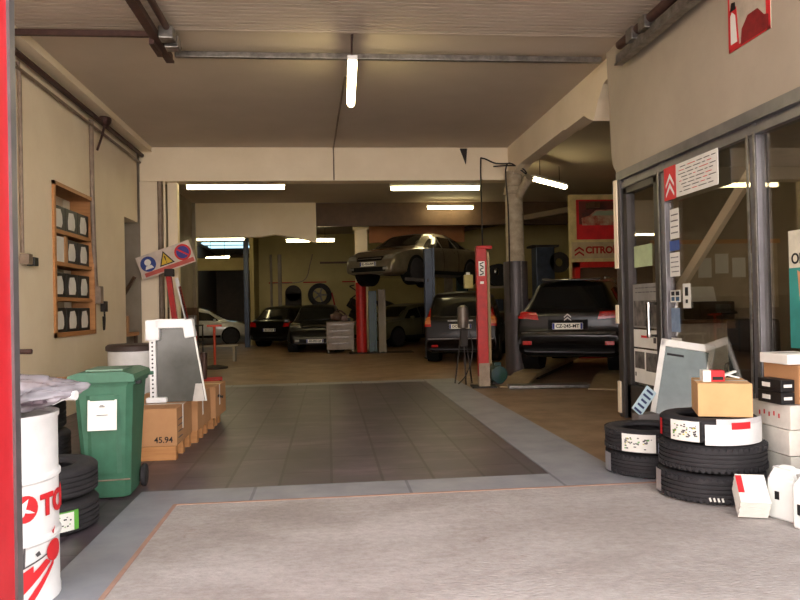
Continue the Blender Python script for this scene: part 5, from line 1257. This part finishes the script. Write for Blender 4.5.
# hanging black wheel-like bumper between red post and column
o = thing('black_hose_reel', 'black hose reel between the red post and the round column', 'hose reel', (5.45, 22.8, 2.31), rz=0.1)
MB().lathe([(0.10, -0.2), (0.36, -0.2), (0.36, -0.16), (0.3, -0.14), (0.3, 0.14), (0.36, 0.16), (0.36, 0.2), (0.1, 0.2)], 28, axis='Y').build('reel_drum', m_black, o, smooth=True)
MB().box((0.28, 0, -0.02), (0.35, 0.42, 0.66), bev=0.05).build('reel_housing', m_black, o)
MB().sph((-0.1, -0.22, 0.1), (0.09, 0.02, 0.12), 12).build('chrome_boss', m_chrome, o)
o = thing('wall_shelf', 'shelf with dark parts under the hose reel', 'shelf', (5.55, 22.85, 1.92))
MB().box((0.1, 0, 0), (1.3, 0.5, 0.05)).build('shelf_board', m_grey_wall, o)
for sx in (-0.5, 0.7): MB().box((sx, 0, -0.965), (0.05, 0.4, 1.91)).build('upright', m_bluegrey, o)
MB().box((0.1, 0, -0.8), (1.1, 0.4, 0.05)).build('shelf_board', m_grey_wall, o)
for k in range(4): 
    tag(MB().box((5.25 + 0.26 * k, 22.85, 1.15 + 0.19), (0.2, 0.3, 0.38), bev=0.02).build('parts_box', [m_dark, m_bluegrey, m_brown, m_dark][k]), ['leftmost', 'second', 'third', 'rightmost'][k] + ' dark parts box on the shelf under the hose reel', 'box')
o = thing('tall_machine', 'tall dark machine against the olive wall right of the column', 'machine', (6.3, 20.6, 0))
MB().box((0, 0, 1.5), (0.55, 0.5, 3.0), bev=0.02).build('machine_body', m_bluegrey, o); MB().box((0, 0, 3.03), (0.8, 0.6, 0.06)).build('top_plate', m_dark, o)
MB().lathe([(0.12, -0.05), (0.3, -0.05), (0.3, 0.05), (0.12, 0.05)], 24, axis='Y', c=(0.42, -0.2, 2.55), closed=True).build('coiled_hose', m_dark, o, smooth=True)
# booth with dealership signs
BX0, BY = 6.02, 17.35
struct(MB().bb((BX0, BY, 0), (9.0, BY + 0.15, 4.05)).build('wall_booth', mat('cream_booth', (214, 196, 140), 0.7)), 'cream booth wall with the red signs')
o = tag(MB().bb((6.18, BY - 0.03, 2.93), (7.9, BY, 3.92)).build('poster', m_redink), 'red poster showing a car, above the CITROËN sign', 'poster')
MB().bb((6.24, BY - 0.036, 3.3), (7.85, BY - 0.03, 3.88)).build('dark_field', mat('dark_print', (60, 44, 42), 0.6, col2=(120, 50, 40), scale=4, amt=0.7), o)
t = MB().prism([(6.32, 3.28), (6.30, 3.46), (6.5, 3.52), (6.68, 3.66), (7.1, 3.67), (7.35, 3.52), (7.6, 3.46), (7.62, 3.28)], 'Y', BY - 0.042, BY - 0.036); t.build('car_picture', mat('pictured_car', (150, 60, 50), 0.5, col2=(190, 180, 150), scale=4, amt=0.5), o)
MB().prism([(6.56, 3.52), (6.70, 3.63), (7.08, 3.64), (7.25, 3.52)], 'Y', BY - 0.046, BY - 0.042).build('pictured_window', mat('pale_green_print', (150, 168, 140), 0.5), o)
o = tag(MB().bb((6.04, BY - 0.05, 2.46), (8.3, BY, 2.86)).build('dealer_sign', mat('sign_cream', (186, 168, 132), 0.5)), 'pale sign with red lettering CITROËN and a red chevron mark', 'sign')
text('CITROËN', 0.235, mat('deep_red_letter', (160, 26, 24), 0.5), o, mx=frame_mx((6.38, BY - 0.052, 2.655), (1, 0, 0), (0, 0, 1)), align='LEFT', bold=0.010)
t = MB()
for dz in (-0.06, 0.05):
    for s_ in (-1, 1): t.prism([(6.22, 2.70 + dz), (6.22 + s_ * 0.12, 2.62 + dz), (6.22 + s_ * 0.12, 2.57 + dz), (6.22, 2.65 + dz)], 'Y', BY - 0.056, BY - 0.05)
t.build('chevron_mark', MATS['deep_red_letter'], o)
o = thing('showcase', 'red framed glazed showcase below the CITROËN sign', 'showcase', (7.1, BY - 0.2, 0))
t = MB(); t.bb((-1.06, -0.05, 2.22), (1.2, 0.18, 2.36)); t.bb((-1.06, -0.05, 0), (-0.94, 0.18, 2.36)); t.bb((1.1, -0.05, 0), (1.2, 0.18, 2.36)); t.bb((-1.06, -0.05, 0), (1.2, 0.18, 0.3)); t.bb((-0.96, -0.04, 1.1), (1.1, 0.1, 1.2))
t.build('frame', m_redsteel, o)
MB().bb((-0.95, 0.12, 0.3), (1.1, 0.16, 2.22)).build('back_board', m_brown, o)
for k in range(4): MB().box((-0.7 + k * 0.42, 0.06, 1.45 + 0.1 * (k % 2)), (0.24, 0.1, 0.5), bev=0.02).build('displayed_pack', [m_card, m_grey_wall, m_dark, m_redsteel][k], o)

# unseen house front, added behind the camera to bounce sunlight into the hall
t = MB().bb((-30, -17.5, 0), (30, -17, 9.5))
struct(t.build('wall_street_bounce', mat('bounce_render', (236, 228, 224), 0.9, col2=(220, 210, 206), scale=0.5)), 'unseen pale house front added to bounce sunlight')

# ------------------------------------------------------------------ light, sky, camera
w = bpy.data.worlds.new('World'); SC.world = w; w.use_nodes = True
nt = w.node_tree; bg = nt.nodes['Background']
bg.inputs['Color'].default_value = (0.95, 0.96, 1.0, 1); bg.inputs['Strength'].default_value = 1.6
sun = bpy.data.lights.new('sun', 'SUN'); sun.energy = 15.0; sun.angle = math.radians(1); sun.color = (1.0, 0.97, 0.95)
so = bpy.data.objects.new('sun', sun); COL.objects.link(so); so.rotation_euler = (math.radians(-42), 0, math.radians(8))

F = 720.0
yaw = math.atan(72 / F); pitch = math.radians(0.55); roll = math.radians(1.2)
fw = Vector((math.sin(yaw) * math.cos(pitch), math.cos(yaw) * math.cos(pitch), math.sin(pitch)))
r0 = Vector((math.cos(yaw), -math.sin(yaw), 0)); u0 = r0.cross(fw)
rt = r0 * math.cos(roll) - u0 * math.sin(roll); up = u0 * math.cos(roll) + r0 * math.sin(roll)
cam = bpy.data.cameras.new('camera'); co = bpy.data.objects.new('camera', cam); COL.objects.link(co)
m = Matrix((rt, up, -fw)).transposed().to_4x4(); m.translation = (0, 0, 1.35); co.matrix_world = m
cam.sensor_width = 36; cam.lens = F * 36 / 800; cam.clip_end = 200
SC.camera = co
SC.view_settings.view_transform = 'Standard'; SC.view_settings.look = 'None'
SC.view_settings.exposure = 1.12; SC.view_settings.gamma = 1.0; SC.view_settings.use_curve_mapping = False
